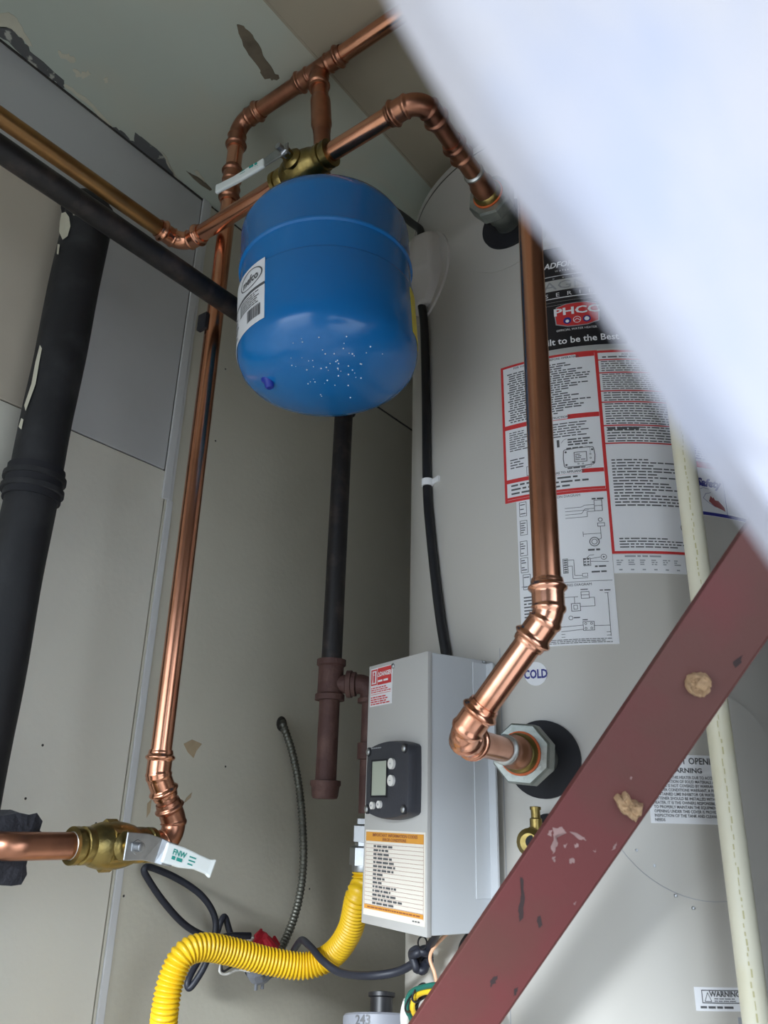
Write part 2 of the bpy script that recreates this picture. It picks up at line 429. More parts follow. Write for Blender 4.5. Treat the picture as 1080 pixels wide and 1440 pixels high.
flat('badge_icon', MB().disc(HM, .0895, 1.2012, .0022, .0019).disc(HM, .113, 1.202, .003, .0019).disc(HM, .1013, 1.202, .0048, .0018, rings=1, r0=.004).line(HM, [(.0975, 1.2005), (.1013, 1.2035), (.105, 1.2005)], .0009, .0018), 'ink_white', lb)
# instruction label (left part) and data label (right part)
li = label_base('instruction_label', .0015, .1215, .970, 1.1555, 'paper', 'white instruction label with red border and small black print')
r = MB().frame(HM, .0015, .1215, .970, 1.1555, .0032, O1)
r.rect(HM, .0047, .118, 1.0655, 1.0715, O1).rect(HM, .0047, .118, .9945, .9995, O1).rect(HM, .0047, .118, .9735, .9765, O1)
r.rect(HM, .085, .118, 1.148, 1.1525, O1)
flat('red_frame', r, 'ink_red', li)
k = MB().words(HM, .010, .112, 1.144, 1.0735, 22, O1, .5, 3, para=4)
k.words(HM, .010, .036, 1.062, 1.035, 9, O1, .42, 4); k.words(HM, .062, .114, 1.062, 1.042, 6, O1, .42, 5)
k.words(HM, .010, .030, 1.026, 1.012, 4, O1, .42, 6); k.words(HM, .080, .113, 1.040, 1.030, 3, O1, .55, 8)
k.words(HM, .010, .112, .9935, .978, 3, O1, .42, 9)
k.words(HM, .078, .098, 1.0285, 1.0255, 1, O1, .6, 10); k.words(HM, .078, .098, 1.0030, 1.0005, 1, O1, .6, 11)
flat('printed_lines', k, 'ink', li, kind='stuff')
k = MB()
for s, u, v in (('FOR YOUR SAFETY READ BEFORE OPERATING', .0595, 1.1495), ('OPERATING INSTRUCTIONS', .06, 1.0688), ('TO TURN OFF GAS TO APPLIANCE', .066, .9972)):
    w = .0016*len(s)*.62; k.rect(HM, u-w, u+w, v-.0026, v+.0026, O2)
flat('title_patch', k, 'paper', li, kind='stuff')
k = MB()
for s, u, v in (('FOR YOUR SAFETY READ BEFORE OPERATING', .0595, 1.1495), ('OPERATING INSTRUCTIONS', .06, 1.0688), ('TO TURN OFF GAS TO APPLIANCE', .066, .9972)):
    k.text(HM, s, u, v, .0028, O3, bold=.02)
k.line(HM, [(.0745, 1.024), (.0755, 1.0255), (.090, 1.0265), (.1075, 1.0265), (.1085, 1.025), (.1095, 1.016), (.1085, 1.006), (.107, 1.0045), (.09, 1.003), (.0755, 1.0035), (.0745, 1.005), (.0738, 1.014), (.0745, 1.024)], .0009, O1)
k.frame(HM, .086, .1005, 1.0085, 1.0215, .0008, O1)
for u, v in ((.077, 1.0225), (.1068, 1.0232), (.077, 1.0062), (.1068, 1.0068)): k.disc(HM, u, v, .0013, O1, n=10, rings=1)
for u, v in ((.0905, 1.0062), (.0955, 1.006), (.1045, 1.0175), (.1045, 1.0125)): k.disc(HM, u, v, .0011, O1, n=10, rings=1, r0=.0006)
k.words(HM, .0875, .099, 1.0195, 1.0105, 4, O1, .42, 12); k.rect(HM, .0675, .0705, 1.030, 1.0395, O1)
k.line(HM, [(.0725, 1.035), (.076, 1.039), (.079, 1.040)], .0004, O1).line(HM, [(.099, 1.0285), (.1045, 1.027), (.1045, 1.019)], .0003, O1).line(HM, [(.099, 1.0005), (.1045, 1.002), (.1045, 1.0085)], .0003, O1)
k.frame(HM, .030, .040, 1.000, 1.012, .0006, O1)
flat('diagram', k, 'ink', li, kind='stuff')
ld = label_base('data_label', .119, .2175, .8955, 1.1545, 'paper', 'white rating label with red frame and typed lines')
r = MB().frame(HM, .119, .2175, .8955, 1.1545, .003, O1)
for v in (1.1415, 1.1235, 1.0985, 1.0835, 1.0525, 1.0295): r.rect(HM, .122, .2145, v-.0008, v+.0008, O1)
flat('red_frame', r, 'ink_red', ld)
k = MB(); sd = 20
for a, c, n in ((1.1405, 1.125, 5), (1.1225, 1.1, 8), (1.0975, 1.0845, 4), (1.0825, 1.0535, 9), (1.0515, 1.0305, 6)):
    k.words(HM, .125, .211, a, c, n, O1, .42, sd, (.8, 1)); sd += 1
k.words(HM, .127, .211, 1.1475, 1.143, 1, O1, .42, 90)
k.words(HM, .127, .208, 1.010, .9505, 16, O1, .42, 31, (.5, 1)); k.words(HM, .128, .205, .9145, .9015, 4, O1, .42, 32, (.6, 1))
k.disc(HM, .2035, .927, .0068, O1, rings=1, r0=.006, n=24).words(HM, .199, .208, .932, .922, 4, O1, .5, 33)
flat('printed_lines', k, 'ink', ld, kind='stuff')
flat('title', MB().text(HM, 'FOR YOUR SAFETY', .168, 1.1485, .003, O1, bold=.03).words(HM, .126, .17, 1.0505, 1.0465, 1, O2, .8, 34), 'ink', ld, kind='stuff')
le = label_base('efficiency_label', .1195, .1975, .8735, .8950, 'paper', 'small white table label below the rating label')
k = MB().words(HM, .132, .172, .8945, .8905, 1, O1, .5, 40)
for i in range(6): k.words(HM, .123+i*.0123, .131+i*.0123, .889, .882, 3, O1, .55, 41+i, (.8, 1)); k.rect(HM, .125+i*.0123, .1285+i*.0123, .8765, .878, O1)
flat('printed_table', k, 'ink_grey', le, kind='stuff')
# wiring diagram
lw = label_base('wiring_label', .0155, .119, .7965, .9725, 'paper', 'white wiring diagram label hanging below the red border')
k = MB()
k.text(HM, 'CONNECTION DIAGRAM', .066, .9675, .0030, O1).text(HM, 'SCHEMATIC WIRING DIAGRAM', .066, .8625, .0030, O1)
k.rect(HM, .018, .117, .8655, .8660, O1)
LN = lambda p: k.line(HM, p, .00055, O1)
LN([(.072, .9525), (.09, .9525), (.094, .9545), (.104, .9545)]); LN([(.072, .9485), (.098, .9485)]); LN([(.072, .9445), (.09, .9445), (.094, .950), (.104, .950)])
LN([(.072, .9405), (.096, .9405), (.096, .9465), (.104, .9465)])
k.frame(HM, .104, .113, .9465, .960, .0006, O1); LN([(.104, .953), (.113, .953)]); k.words(HM, .102, .115, .963, .960, 1, O1, .6, 50)
k.frame(HM, .106, .114, .928, .9325, .0006, O1); k.disc(HM, .1095, .936, .0025, O1, rings=1, r0=.0018, n=14); LN([(.109, .928), (.109, .920), (.09, .920)])
LN([(.09, .917), (.09, .923)]); k.disc(HM, .1015, .9105, .0055, O1, rings=1, r0=.0046, n=20).disc(HM, .1015, .9105, .0033, O1, rings=1, r0=.0026, n=16); LN([(.105, .9125), (.109, .914), (.109, .920)])
k.words(HM, .094, .110, .903, .8995, 1, O1, .6, 51); k.frame(HM, .088, .096, .883, .892, .0006, O1)
for a in (.0885, .092): 
    for c in (.884, .887, .890): k.rect(HM, a, a+.0025, c, c+.0014, O1)
k.disc(HM, .110, .8925, .0033, O1, rings=1, r0=.0027, n=14).disc(HM, .110, .8925, .001, O1, rings=1, n=8); LN([(.096, .891), (.1065, .8925)]); LN([(.096, .888), (.115, .887)]); LN([(.092, .892), (.095, .895), (.1, .8955)])
k.words(HM, .1, .116, .8835, .8805, 1, O1, .6, 52); k.words(HM, .096, .114, .8775, .8745, 1, O1, .6, 53)
k.frame(HM, .066, .0715, .876, .893, .0006, O1)
for i in range(6): k.rect(HM, .067, .0705, .8772+i*.0026, .8786+i*.0026, O1)
LN([(.0715, .891), (.078, .891), (.078, .873), (.086, .8725)]); LN([(.0715, .884), (.076, .884), (.076, .8695), (.092, .8695)]); k.frame(HM, .086, .092, .871, .875, .0005, O1)
for i, (a, c) in enumerate(((.019, .968), (.019, .945), (.018, .92), (.018, .90), (.02, .88))): k.frame(HM, a, a+.009, c-.018, c, .0006, O1); k.words(HM, a+.001, a+.008, c-.002, c-.016, 5, O1, .4, 60+i)
# lower schematic
LN([(.062, .853), (.112, .852)]); LN([(.062, .849), (.08, .849)]); k.frame(HM, .083, .092, .8465, .8545, .0006, O1); LN([(.083, .8505), (.092, .8505)])
LN([(.092, .8475), (.097, .8475), (.097, .838), (.082, .838)]); k.frame(HM, .072, .082, .833, .842, .0007, O1); k.frame(HM, .0745, .079, .835, .840, .0006, O1); LN([(.076, .842), (.076, .849)])
LN([(.111, .852), (.111, .805)]); k.disc(HM, .071, .826, .0025, O1, rings=1, r0=.0019, n=12); k.frame(HM, .083, .095, .8115, .8215, .0006, O1)
for a in (.086, .092):
    for c in (.814, .819): k.disc(HM, a, c, .0014, O1, rings=1, r0=.0008, n=8)
LN([(.095, .8165), (.111, .8165)]); LN([(.06, .8165), (.083, .8175)]); LN([(.06, .8115), (.083, .813)]); LN([(.06, .8085), (.111, .8095)]); LN([(.06, .8055), (.111, .8060)])
k.words(HM, .103, .117, .8565, .8535, 1, O1, .42, 54); k.words(HM, .083, .092, .858, .8555, 1, O1, .42, 55); k.words(HM, .083, .094, .8245, .822, 1, O1, .42, 56); k.words(HM, .074, .082, .8275, .8245, 1, O1, .42, 57)
k.words(HM, .02, .117, .8035, .798, 3, O1, .42, 58, (.85, 1)); k.words(HM, .02, .055, .855, .81, 12, O1, .4, 59)
flat('diagram', k, 'ink', lw, kind='stuff')
# safety picture label at the right
ls = label_base('safety_label', .2165, .305, .9455, 1.0655, 'paper', 'white safety label with red strip and navy lower edge')
flat('red_strip', MB().rect(HM, .2165, .305, 1.004, 1.0115, O1), 'ink_red', ls)
flat('navy_strip', MB().rect(HM, .2165, .305, .9455, .9495, O1).rect(HM, .259, .2596, .9495, 1.004, O1), 'ink_navy', ls)
k = MB().words(HM, .22, .30, 1.063, 1.014, 16, O1, .5, 70, (.85, 1))
k.text(HM, 'Safety', .2395, .986, .0095, O1, bold=.05, shear=.3).rect(HM, .2215, .228, .982, .9875, O1)
k.line(HM, [(.224, .976), (.231, .979), (.238, .978)], .0004, O1).line(HM, [(.229, .966), (.233, .972), (.24, .974)], .0004, O1).line(HM, [(.229, .966), (.236, .961), (.245, .9565)], .0004, O1)
flat('safety_lettering', k, 'ink_navy', ls, kind='stuff')
h = MB(); poly(h, [(.236, .963), (.239, .970), (.2405, .9645), (.2425, .969), (.244, .965), (.249, .965), (.256, .958), (.257, .953), (.25, .9555), (.242, .958)], O1)
flat('hand_print', h, 'ink_skin', ls)
# COLD sticker
lc = flat('cold_sticker', MB().disc(HM, .0297, .7685, .0126, .0006, 0), 'paper', HT, label='round white sticker reading COLD')
flat('lettering', MB().text(HM, 'COLD', .0297, .7685, .0092, O1, sx=.74, bold=.035), 'ink_navy', lc)
# cleanout warning sticker on the round cover, bottom warning label
lo = flat('cleanout_label', MB().rect(HM, .1335, .206, .6225, .686, .0027, base=.002), 'paper', cov, label='white warning sticker on the round cover')
k = MB().text(HM, 'CLEANOUT OPENING', .170, .6805, .0062, .003, sx=.9, bold=.02).text(HM, 'WARNING', .170, .6715, .0046, .003, sx=1.1, bold=.03)
T_ = ('DAMAGE OF THIS HEATER DUE TO ACCUMULATION', 'ACCUMULATION OF SOLID MATERIALS AND LIME', 'DEPOSITS IS NOT COVERED BY WARRANTY', 'IF WATER CONDITIONS WARRANT, A PROPERLY', 'MAINTAINED LIME INHIBITOR OR WATER', 'SOFTENER SHOULD BE INSTALLED WITH THE', 'HEATER. IT IS THE OWNERS RESPONSIBILITY', 'TO PROPERLY MAINTAIN THE EQUIPMENT. THE', 'OPENING UNDER THIS COVER IS PROVIDED FOR', 'INSPECTION OF THE TANK AND CLEANING', 'NEEDS')
for i, s in enumerate(T_): k.text(HM, s, .1375, .6648-i*.0039, .0027, .003, 'LEFT', sx=.86, bold=.02)
flat('cleanout_lettering', k, 'ink', cov)
lk = label_base('base_label', .158, .226, .468, .4865, 'paper', 'small white warning label low on the jacket')
k = MB().frame(HM, .164, .220, .474, .4845, .0008, O1).text(HM, 'WARNING', .185, .4815, .0042, O1, bold=.04)
k.words(HM, .175, .2, .4785, .475, 2, O1, .42, 80); k.line(HM, [(.1665, .4755), (.1695, .4825), (.1725, .4755), (.1665, .4755)], .0006, O1); k.words(HM, .162, .2, .4725, .4695, 1, O1, .6, 81)
flat('printed_lines', k, 'ink', lk, kind='stuff')
label_base('burner_plate', .195, .25, .30, .4635, 'ink_grey', 'dark grey panel at the lower right of the jacket')
# cable cover with flange and black cable on the jacket
def cover_pt(u, v, h): return HM(u, v, h)
cc = MB(); rows = []
prof = [(1.448, .012, .030), (1.438, .034, .042), (1.40, .036, .044), (1.372, .036, .046), (1.352, .024, .040), (1.328, .018, .020)]
uc = -.149
for v, hh, w in prof:
    ring = [cover_pt(uc-w, v, -.004), cover_pt(uc-w, v, hh*.55), cover_pt(uc-w*.45, v, hh), cover_pt(uc+w*.45, v, hh), cover_pt(uc+w, v, hh*.55), cover_pt(uc+w, v, -.004)]
    rows.append(ring)
n = 6; vs = [p for r_ in rows for p in r_]
fs = [(i*n+k_, i*n+k_+1, (i+1)*n+k_+1, (i+1)*n+k_) for i in range(len(rows)-1) for k_ in range(n-1)] + [tuple(range(n)), tuple((len(rows)-1)*n+k_ for k_ in range(n))]
cvr = obj('cable_cover', cc.add(vs, fs), 'cover_plastic', HT, ang=25, label='beige plastic cover where the black cable enters')
md = cvr.modifiers.new('bev', 'BEVEL'); md.width = .005; md.segments = 3; md.limit_method = 'ANGLE'; md.angle_limit = radians(20)
fl = MB(); no = []
for i in range(28):
    t = 2*pi*i/28; no.append((uc+.066*cos(t), 1.385+.072*sin(t)))
fl.add([HM(uc, 1.385, .002)]+[HM(a, c, .002) for a, c in no]+[HM(a, c, 0) for a, c in no], [(0, i+1, (i+1) % 28+1) for i in range(28)]+[(i+1, i+29, (i+1) % 28+29, (i+1) % 28+1) for i in range(28)])
obj('cover_flange', fl, 'cover_plastic', cvr)
fl = MB()
for i in range(28):
    a0, a1 = 2*pi*i/28, 2*pi*(i+1)/28
    q = [HM(uc+r_*cos(a_), 1.385+r_*1.09*sin(a_), o_) for a_ in (a0, a1) for r_, o_ in ((.0665, 0), (.0665, .0035), (.062, .0035), (.062, .002))]
    fl.add(q, [(0, 1, 5, 4), (1, 2, 6, 5), (2, 3, 7, 6)])
obj('flange_rim', fl, 'cover_plastic', cvr)
pts = spline([HM(-.145, 1.335, .010), HM(-.139, 1.29, .008), HM(-.1345, 1.17, .0066), HM(-.130, 1.04, .0066), HM(-.121, .97, .0068), HM(-.1005, .86, .0068), HM(-.084, .79, .0068)], 10)
cb = obj('power_cable', MB().sweep(pts, .0062, 14), 'cable', HT, label='black cable running down the jacket to the control box')
p = HM(-.1295, 1.038, .0066)
obj('cable_clip', MB().lathe(p-Vector((0, 0, .005)), (0, 0, 1), [(.0064, 0), (.0078, .0004), (.0078, .0096), (.0064, .01)], 16).rect(HM, -.1265, -.108, 1.034, 1.0415, .003, base=0), 'ink_white', cb)
top = spline([HM(-.175, 1.43, .022), at_d(592, 330, 1.20), at_d(577, 312, 1.235), at_d(540, 285, 1.30)], 8)
obj('upper_cable', MB().sweep(top, .006, 12), 'cable', HT)
# control box on the jacket
BA = Vector((.932, -.363, 0)).normalized(); BB = Vector((-BA.y, BA.x, 0)); BB = BB if BB.y > 0 else -BB
c1 = at_d(602, 1115, 1); c1 = Vector((-.4535, .6865, 0)); BW, BD, BZ0, BZ1 = .1175, .088, .519, .785
bx = (BA, BB, Zv)
box = obj('control_box', MB().box((-BW, .0, BZ0), (0, BD, BZ1), bx, c1, bev=.0016), 'box_grey', HT, ang=30, label='light grey sheet metal control box with display and warning labels')
obj('front_cover', MB().box((-BW-.0008, -.0016, BZ0-.001), (.0006, .004, BZ1+.0006), bx, c1, bev=.0007), 'box_front_shade', box)
obj('mounting_flange', MB().box((-.014, BD-.012, BZ0+.002), (.012, BD-.009, BZ1-.004), bx, c1, bev=.0006).box((-.002, BD-.03, BZ0+.03), (.0012, BD-.008, BZ1-.004), bx, c1), 'box_grey', box)
def screw(p, d, r_, par): return obj('screw', MB().lathe(p, d, [(r_, 0), (r_, .0012), (r_*.6, .0022), (0, .0024)], 12), 'steel', par)
screw(c1+BA*(-.066)-BB*.0016+Zv*(BZ1-.006), -BB, .0028, box)
screw(c1+BA*(.0012)+BB*(BD-.014)+Zv*(BZ1-.003), Zv, .0026, box)
def BM(u, v, off=0): return c1 + BA*(u-BW) + Zv*(BZ0+v) - BB*(.0016+off)          # u from the left edge, v from the bottom
dl = flat('danger_label', MB().rect(BM, .004, .050, .2195, .2625, .0004, base=0), 'paper', box, label='white and red DANGER label')
r = MB().rect(BM, .0195, .0485, .2425, .2615, .0007).frame(BM, .0055, .0185, .243, .261, .0016, .0007)
r.words(BM, .006, .048, .241, .234, 3, .0007, .5, 90).rect(BM, .006, .048, .2325, .2330, .0007).words(BM, .006, .048, .2305, .2205, 4, .0007, .55, 91)
flat('danger_print', r, 'ink_red', box, kind='stuff')
flat('danger_lettering', MB().text(BM, 'DANGER', .037, .2545, .005, .001, sx=.85, bold=.03).words(BM, .021, .047, .249, .2445, 1, .001, .5, 92).line(BM, [(.0205, .252), (.0225, .257), (.0245, .252), (.0205, .252)], .0008, .001), 'ink_white', box)
flat('danger_symbol', MB().disc(BM, .0125, .2565, .0016, .0009, n=10, rings=1).rect(BM, .0108, .0142, .246, .2545, .0009).line(BM, [(.0075, .259), (.0085, .252), (.0075, .246)], .0012, .0009), 'ink_red', box)
cl = flat('code_label', MB().rect(BM, .003, .1155, .0075, .0895, .0004, base=0), 'paper_cream', box, label='cream diagnostic code table with orange bands')
flat('orange_band', MB().rect(BM, .005, .1135, .0785, .0875, .0007), 'ink_orange', box); flat('orange_band', MB().rect(BM, .005, .1135, .0135, .0175, .0007), 'ink_orange', box)
r = MB()
for i in range(16): r.rect(BM, .005, .1135, .0755-i*.00385, .0758-i*.00385, .0007)
r.rect(BM, .005, .0053, .0125, .0875, .0007).rect(BM, .1132, .1135, .0125, .0875, .0007)
r.text(BM, 'IMPORTANT INFORMATION CODES', .061, .0848, .0030, .001, sx=1.25, bold=.02).text(BM, 'ERROR CONDITIONS', .061, .0808, .0028, .001, sx=1.2, bold=.02).words(BM, .012, .11, .0168, .0143, 1, .001, .5, 95, (.95, 1))
flat('table_lines', r, 'ink_brown', box, kind='stuff')
r = MB()
for i in range(15): r.words(BM, .012, .015, .0755-i*.00385, .0720-i*.00385, 1, .0007, .55, 100+i, (1, 1)).words(BM, .021, .105, .0755-i*.00385, .0720-i*.00385, 1, .0007, .6, 130+i, (.18, .62))
r.words(BM, .095, .113, .0118, .0092, 1, .0007, .5, 99)
flat('table_print', r, 'ink', box, kind='stuff')
# display module: bulged plate with sloping right flank
def dm_outline(s):
    o = []; cx, cy = .0655, .139; hw, hh = .0425*s, .0335*s
    for i in range(13): t = -1+i/6; o.append((cx+t*hw*.92, cy+hh+.0055*(1-t*t)))
    for i in range(9): t = 1-i/4; o.append((cx+hw*(.985+.015*(1-t*t)), cy+t*hh*.93))
    for i in range(13): t = 1-i/6; o.append((cx+t*hw*.92, cy-hh-.0055*(1-t*t)))
    for i in range(9): t = -1+i/4; o.append((cx-hw*(.985+.015*(1-t*t)), cy+t*hh*.93))
    return o
DT = .0145
mb = MB(); ring = []
for s, h_ in ((1, 0), (1, .005), (.985, .011), (.955, DT), (.90, DT+.0006)): ring.append([BM(a, c, h_) for a, c in dm_outline(s)])
n = len(ring[0]); vs = [p_ for q in ring for p_ in q]
fs = [(i*n+k_, i*n+(k_+1) % n, (i+1)*n+(k_+1) % n, (i+1)*n+k_) for i in range(len(ring)-1) for k_ in range(n)] + [tuple((len(ring)-1)*n+k_ for k_ in range(n))]
dsp = obj('display_module', mb.add(vs, fs), 'bezel', HT, ang=50, label='dark slate plastic display module with screen and white buttons')
obj('screen_rim', MB().frame(BM, .0365, .0685, .1215, .1595, .002, DT+.0016), 'rubber', dsp)
obj('screen', MB().rect(BM, .0383, .0668, .1232, .158, DT+.0012, base=DT-.001), 'lcd', dsp, smooth=False)
for u, v, s in ((.0775, .154, .0055), (.0775, .1375, .0055), (.042, .1135, .0038), (.0555, .1145, .0038)):
    mb = MB(); mb.disc(BM, u, v, s, DT+.0035, base=DT-.001, n=18, rings=2); obj('button', mb, 'button', dsp)
flat('button_print', MB().text(BM, '+', .0775, .154, .005, DT+.004).rect(BM, .076, .079, .137, .138, DT+.004).disc(BM, .042, .1135, .0012, DT+.004, n=8, rings=1).disc(BM, .0555, .1145, .0012, DT+.004, n=8, rings=1).words(BM, .035, .055, .1722, .1704, 1, DT+.0012, .6, 3, (1, 1)), 'ink_grey', dsp, kind='stuff')
for u, v in ((.0295, .168), (.0995, .168), (.0295, .110), (.0995, .110)):
    obj('screw_recess', MB().disc(BM, u, v, .0048, DT+.0011, base=DT-.001, n=16, rings=1), 'rubber', dsp)
    screw(BM(u, v, DT+.0012), -BB, .0034, dsp)
# dark vent strip and brass valve on the jacket
dv = HM(.0205, .606); dn = (HM(.0205, .606, 1)-dv).normalized()
obj('valve_grommet', MB().lathe(HM(.035, .612), HM(.035, .612, 1)-HM(.035, .612), [(.017, 0), (.016, .004), (.009, .005)], 24), 'rubber', HT)
br = MB().lathe(HM(.033, .6115), HM(.033, .6115, 1)-HM(.033, .6115), [(.0085, 0), (.0085, .02), (.0075, .028)], 16)
e = HM(.033, .6115, .03); l_ = at_d(748, 1184, (e-CAM).dot(FW)-.006)
br.sweep([e, e*.5+l_*.5, l_], [.0085, .008, .009], 16)
br.lathe(l_, (at_d(738, 1187, (e-CAM).dot(FW)-.03)-l_), [(.012, -.004), (.013, .0), (.013, .008), (.0105, .010), (.0085, .012)], 20)
br.lathe(e, Zv, [(.006, -.002), (.006, .012), (.0045, .013), (.0045, .022)], 12).lathe(e+Zv*.02, Zv, [(.0055, 0), (.0055, .003), (.002, .0035)], 10)
drain = obj('drain_valve', br, 'brass', HT, label='small brass valve half hidden by the red bar')
obj('valve_bore', MB().lathe(l_+(CAM-l_).normalized()*.010, CAM-l_, [(.0062, 0), (.006, .003)], 16), 'rubber', drain)
# side ports
def port(u, v, tgt, par):
    o = HM(u, v); d = (Vector(tgt)-o).normalized(); nn = (HM(u, v, 1)-o).normalized()
    w = obj('rubber_washer', MB().disc(HM, u, v, .0385, .005, base=0, n=40), 'rubber', par, label='black rubber washer around the pipe port')
    obj('steel_nipple', MB().lathe(o, d, [(.0165, 0), (.0165, .02), (.0185, .024), (.0185, .044)]+[(.0165+.0008*(i % 2), .044+.0012*i) for i in range(6)], 24), 'galv', par)
    return o, d
CP = Vector((-.338, .558, .681)); HP = Vector((-.36, .525, 1.362))
co, cdv = port(.034, .681, CP, HT)
ho, hdv = port(.021, 1.376, HP, HT)

# ------------------------------------------------------------------ copper pipework
PR = .0111
def press(l, L, two=True):                                # radius along a press fitting, l = distance from the nearer open end
    e = min(l, L-l); r_ = PR
    if e < .002: return r_*1.14
    if e < .0045: return r_*1.18
    if e < .0105: return r_*(1.18+.24*sin(pi*(e-.0045)/.006))
    if e < .022: return r_*1.16
    if e < .026: return r_*(1.16+.10*sin(pi*(e-.022)/.004))
    return r_*1.10
def fitting(name, path, m, par, prof=press):
    q = resample(path, .0011); L = .0011*(len(q)-1); rad = [prof(i*.0011, L) for i in range(len(q))]
    return obj(name, MB().sweep(q, rad, 22), m, par, ang=60)
def arc(corner, d0, d1, sleeve, bend):
    """d0: direction arriving, d1: direction leaving; returns path through a rounded corner and the tangent length"""
    d0, d1 = Vector(d0).normalized(), Vector(d1).normalized(); ang = d0.angle(d1); tl = bend*math.tan(ang/2); c = Vector(corner)
    p0, p1 = c-d0*tl, c+d1*tl; nrm = (d1-d0*d1.dot(d0)).normalized(); cen = p0+nrm*bend; out = [p0-d0*sleeve]
    for i in range(17): t = ang*i/16; out.append(cen - nrm*bend*cos(t) + d0*bend*sin(t))
    out.append(p1+d1*sleeve); return out, tl+sleeve
def elbow(corner, a, c, m, par, sleeve=.026, bend=.022): 
    pth, tl = arc(corner, Vector(corner)-Vector(a), Vector(c)-Vector(corner), sleeve, bend); fitting('elbow', pth, m, par); return tl
def pipe(a, c, m, par, name='pipe', r_=PR):
    return obj(name, MB().sweep([Vector(a)+(Vector(c)-Vector(a))*i/6 for i in range(7)], r_, 28), m, par)
def coupling(a, d, L, m, par, name='coupling'):
    d = Vector(d).normalized(); fitting(name, [Vector(a), Vector(a)+d*L], m, par)
def union(o, d, par, nut_t=.054, m='copper_dull'):
    obj('union_nut', MB().lathe(o, d, [(.020, nut_t-.004), (.029, nut_t-.002), (.030, nut_t), (.030, nut_t+.016), (.028, nut_t+.019), (.0215, nut_t+.0192)], 8, rot=.3), 'galv', par, ang=20)
    obj('union_gasket', MB().lathe(o, d, [(.0195, nut_t+.018), (.0205, nut_t+.0195), (.0205, nut_t+.021), (.018, nut_t+.0215)], 28), 'gasket', par)
    obj('union_tailpiece', MB().lathe(o, d, [(.0185, nut_t+.018), (.0185, nut_t+.025), (.0165, nut_t+.028), (.015, nut_t+.029)], 28), 'brass', par)
    obj('union_adapter', MB().lathe(o, d, [(.0155, nut_t+.028), (.0155, nut_t+.042), (.0128, nut_t+.046), (.0128, nut_t+.062), (.0132, nut_t+.0625), (PR, nut_t+.065)], 24), m, par)
    obj('solder_ring', MB().lathe(o, d, [(.0125, nut_t+.0615), (.0137, nut_t+.062), (.0135, nut_t+.0642), (.0112, nut_t+.066)], 24), 'solder', par)
    return o+d*(nut_t+.064)

RX, RY, RZ = -.71, .558, 1.573
VZ = .589
cold = thing('cold_water_pipe', 'bright copper pipe rising by the wall, over the tank, down to the COLD port', 'pipe', (RX, RY, VZ))
# lower jog: valve pipe -> 90 elbow -> 45 elbow -> riser
j0 = at_x(252, 1180, RX); j0 = Vector((RX, j0.y+.004, VZ)); j1 = at_d(222, 1090, (Vector((RX, RY, .66))-CAM).dot(FW)); j1 = Vector((RX, RY, j1.z))
K0 = Vector((RX, .10, VZ))
j0.y = at_x(257, 1180, RX).y
elbow(j0, K0, j1, 'copper_dull', cold, .018, .018)
elbow(j1, j0, (RX, RY, RZ), 'copper', cold, .02, .02)
e1 = (j1-j0).normalized()
pipe(j0+e1*.03, j1-e1*.02, 'copper_dull', cold)
TX = -.552
pipe((RX, RY, j1.z+.02), (RX, RY, RZ-.03), 'copper', cold, 'riser')
zc = at_x(325, 262, RX).z
coupling((RX, RY, at_x(322, 285, RX).z), (0, 0, 1), at_x(331, 238, RX).z-at_x(322, 285, RX).z, 'copper_dull', cold)
elbow((RX, RY, RZ), (RX, RY, 1), (0, RY, RZ), 'copper_dull', cold)
pipe((RX+.03, RY, RZ), (TX-.03, RY, RZ), 'copper_dull', cold)
tee = fitting('tee', [Vector((TX-.042, RY, RZ)), Vector((TX+.042, RY, RZ))], 'copper_dull', cold)
obj('tee_branch', MB().sweep([Vector((TX+.0022*i*.02, RY, RZ-.0011*i)) for i in range(36)], [press((35-i)*.0011, .2) for i in range(36)], 22), 'copper_dull', tee)
XC = -.252
pipe((TX+.03, RY, RZ), (XC-.03, RY, RZ), 'copper', cold)
elbow((XC, RY, RZ), (-1, RY, RZ), (XC, RY, 0), 'copper', cold)
c45 = at_y(768, 866, RY); c45 = Vector((XC-.004, RY, c45.z))
pipe((XC, RY, RZ-.03), c45+Vector((0, 0, .02)), 'copper', cold, 'drop_pipe')
elbow(c45, c45+Vector((.003, 0, 1)), CP, 'copper_bright', cold, .022, .02)
dd = (CP-c45).normalized(); pipe(c45+dd*.02, CP-dd*.02, 'copper_bright', cold)
elbow(CP, c45, co, 'copper_bright', cold, .02, .016)
end = union(co, cdv, cold); pipe(CP-cdv*.02, end+cdv*.003, 'copper_bright', cold)
clp = at_x(302, 458, RX)
obj('pipe_clip', MB().box((RX-.0145, RY-.016, clp.z-.012), (RX+.002, RY-.009, clp.z+.012), bev=.001), 'rubber', cold, label='black plastic clip behind the riser')
# drop to the expansion tank
TT = Vector((-.532, .566, 1.328))                         # top of the tank
tdir = (TT-Vector((TX, RY, RZ))).normalized(); tp = Vector((TX, RY, RZ))
pipe(tp+tdir*.026, tp+tdir*.17, 'copper_dull', cold, 'tank_drop')
obj('reducer', MB().sweep([tp+tdir*t for t in (.055, .058, .066, .098, .104, .108, .116, .118)], [.0115, .0132, .0136, .0136, .0138, .0118, .0118, .0105], 22), 'copper_dull', cold)
pipe(tp+tdir*.165, TT+tdir*.004, 'brass', cold, 'tank_nipple', .009)
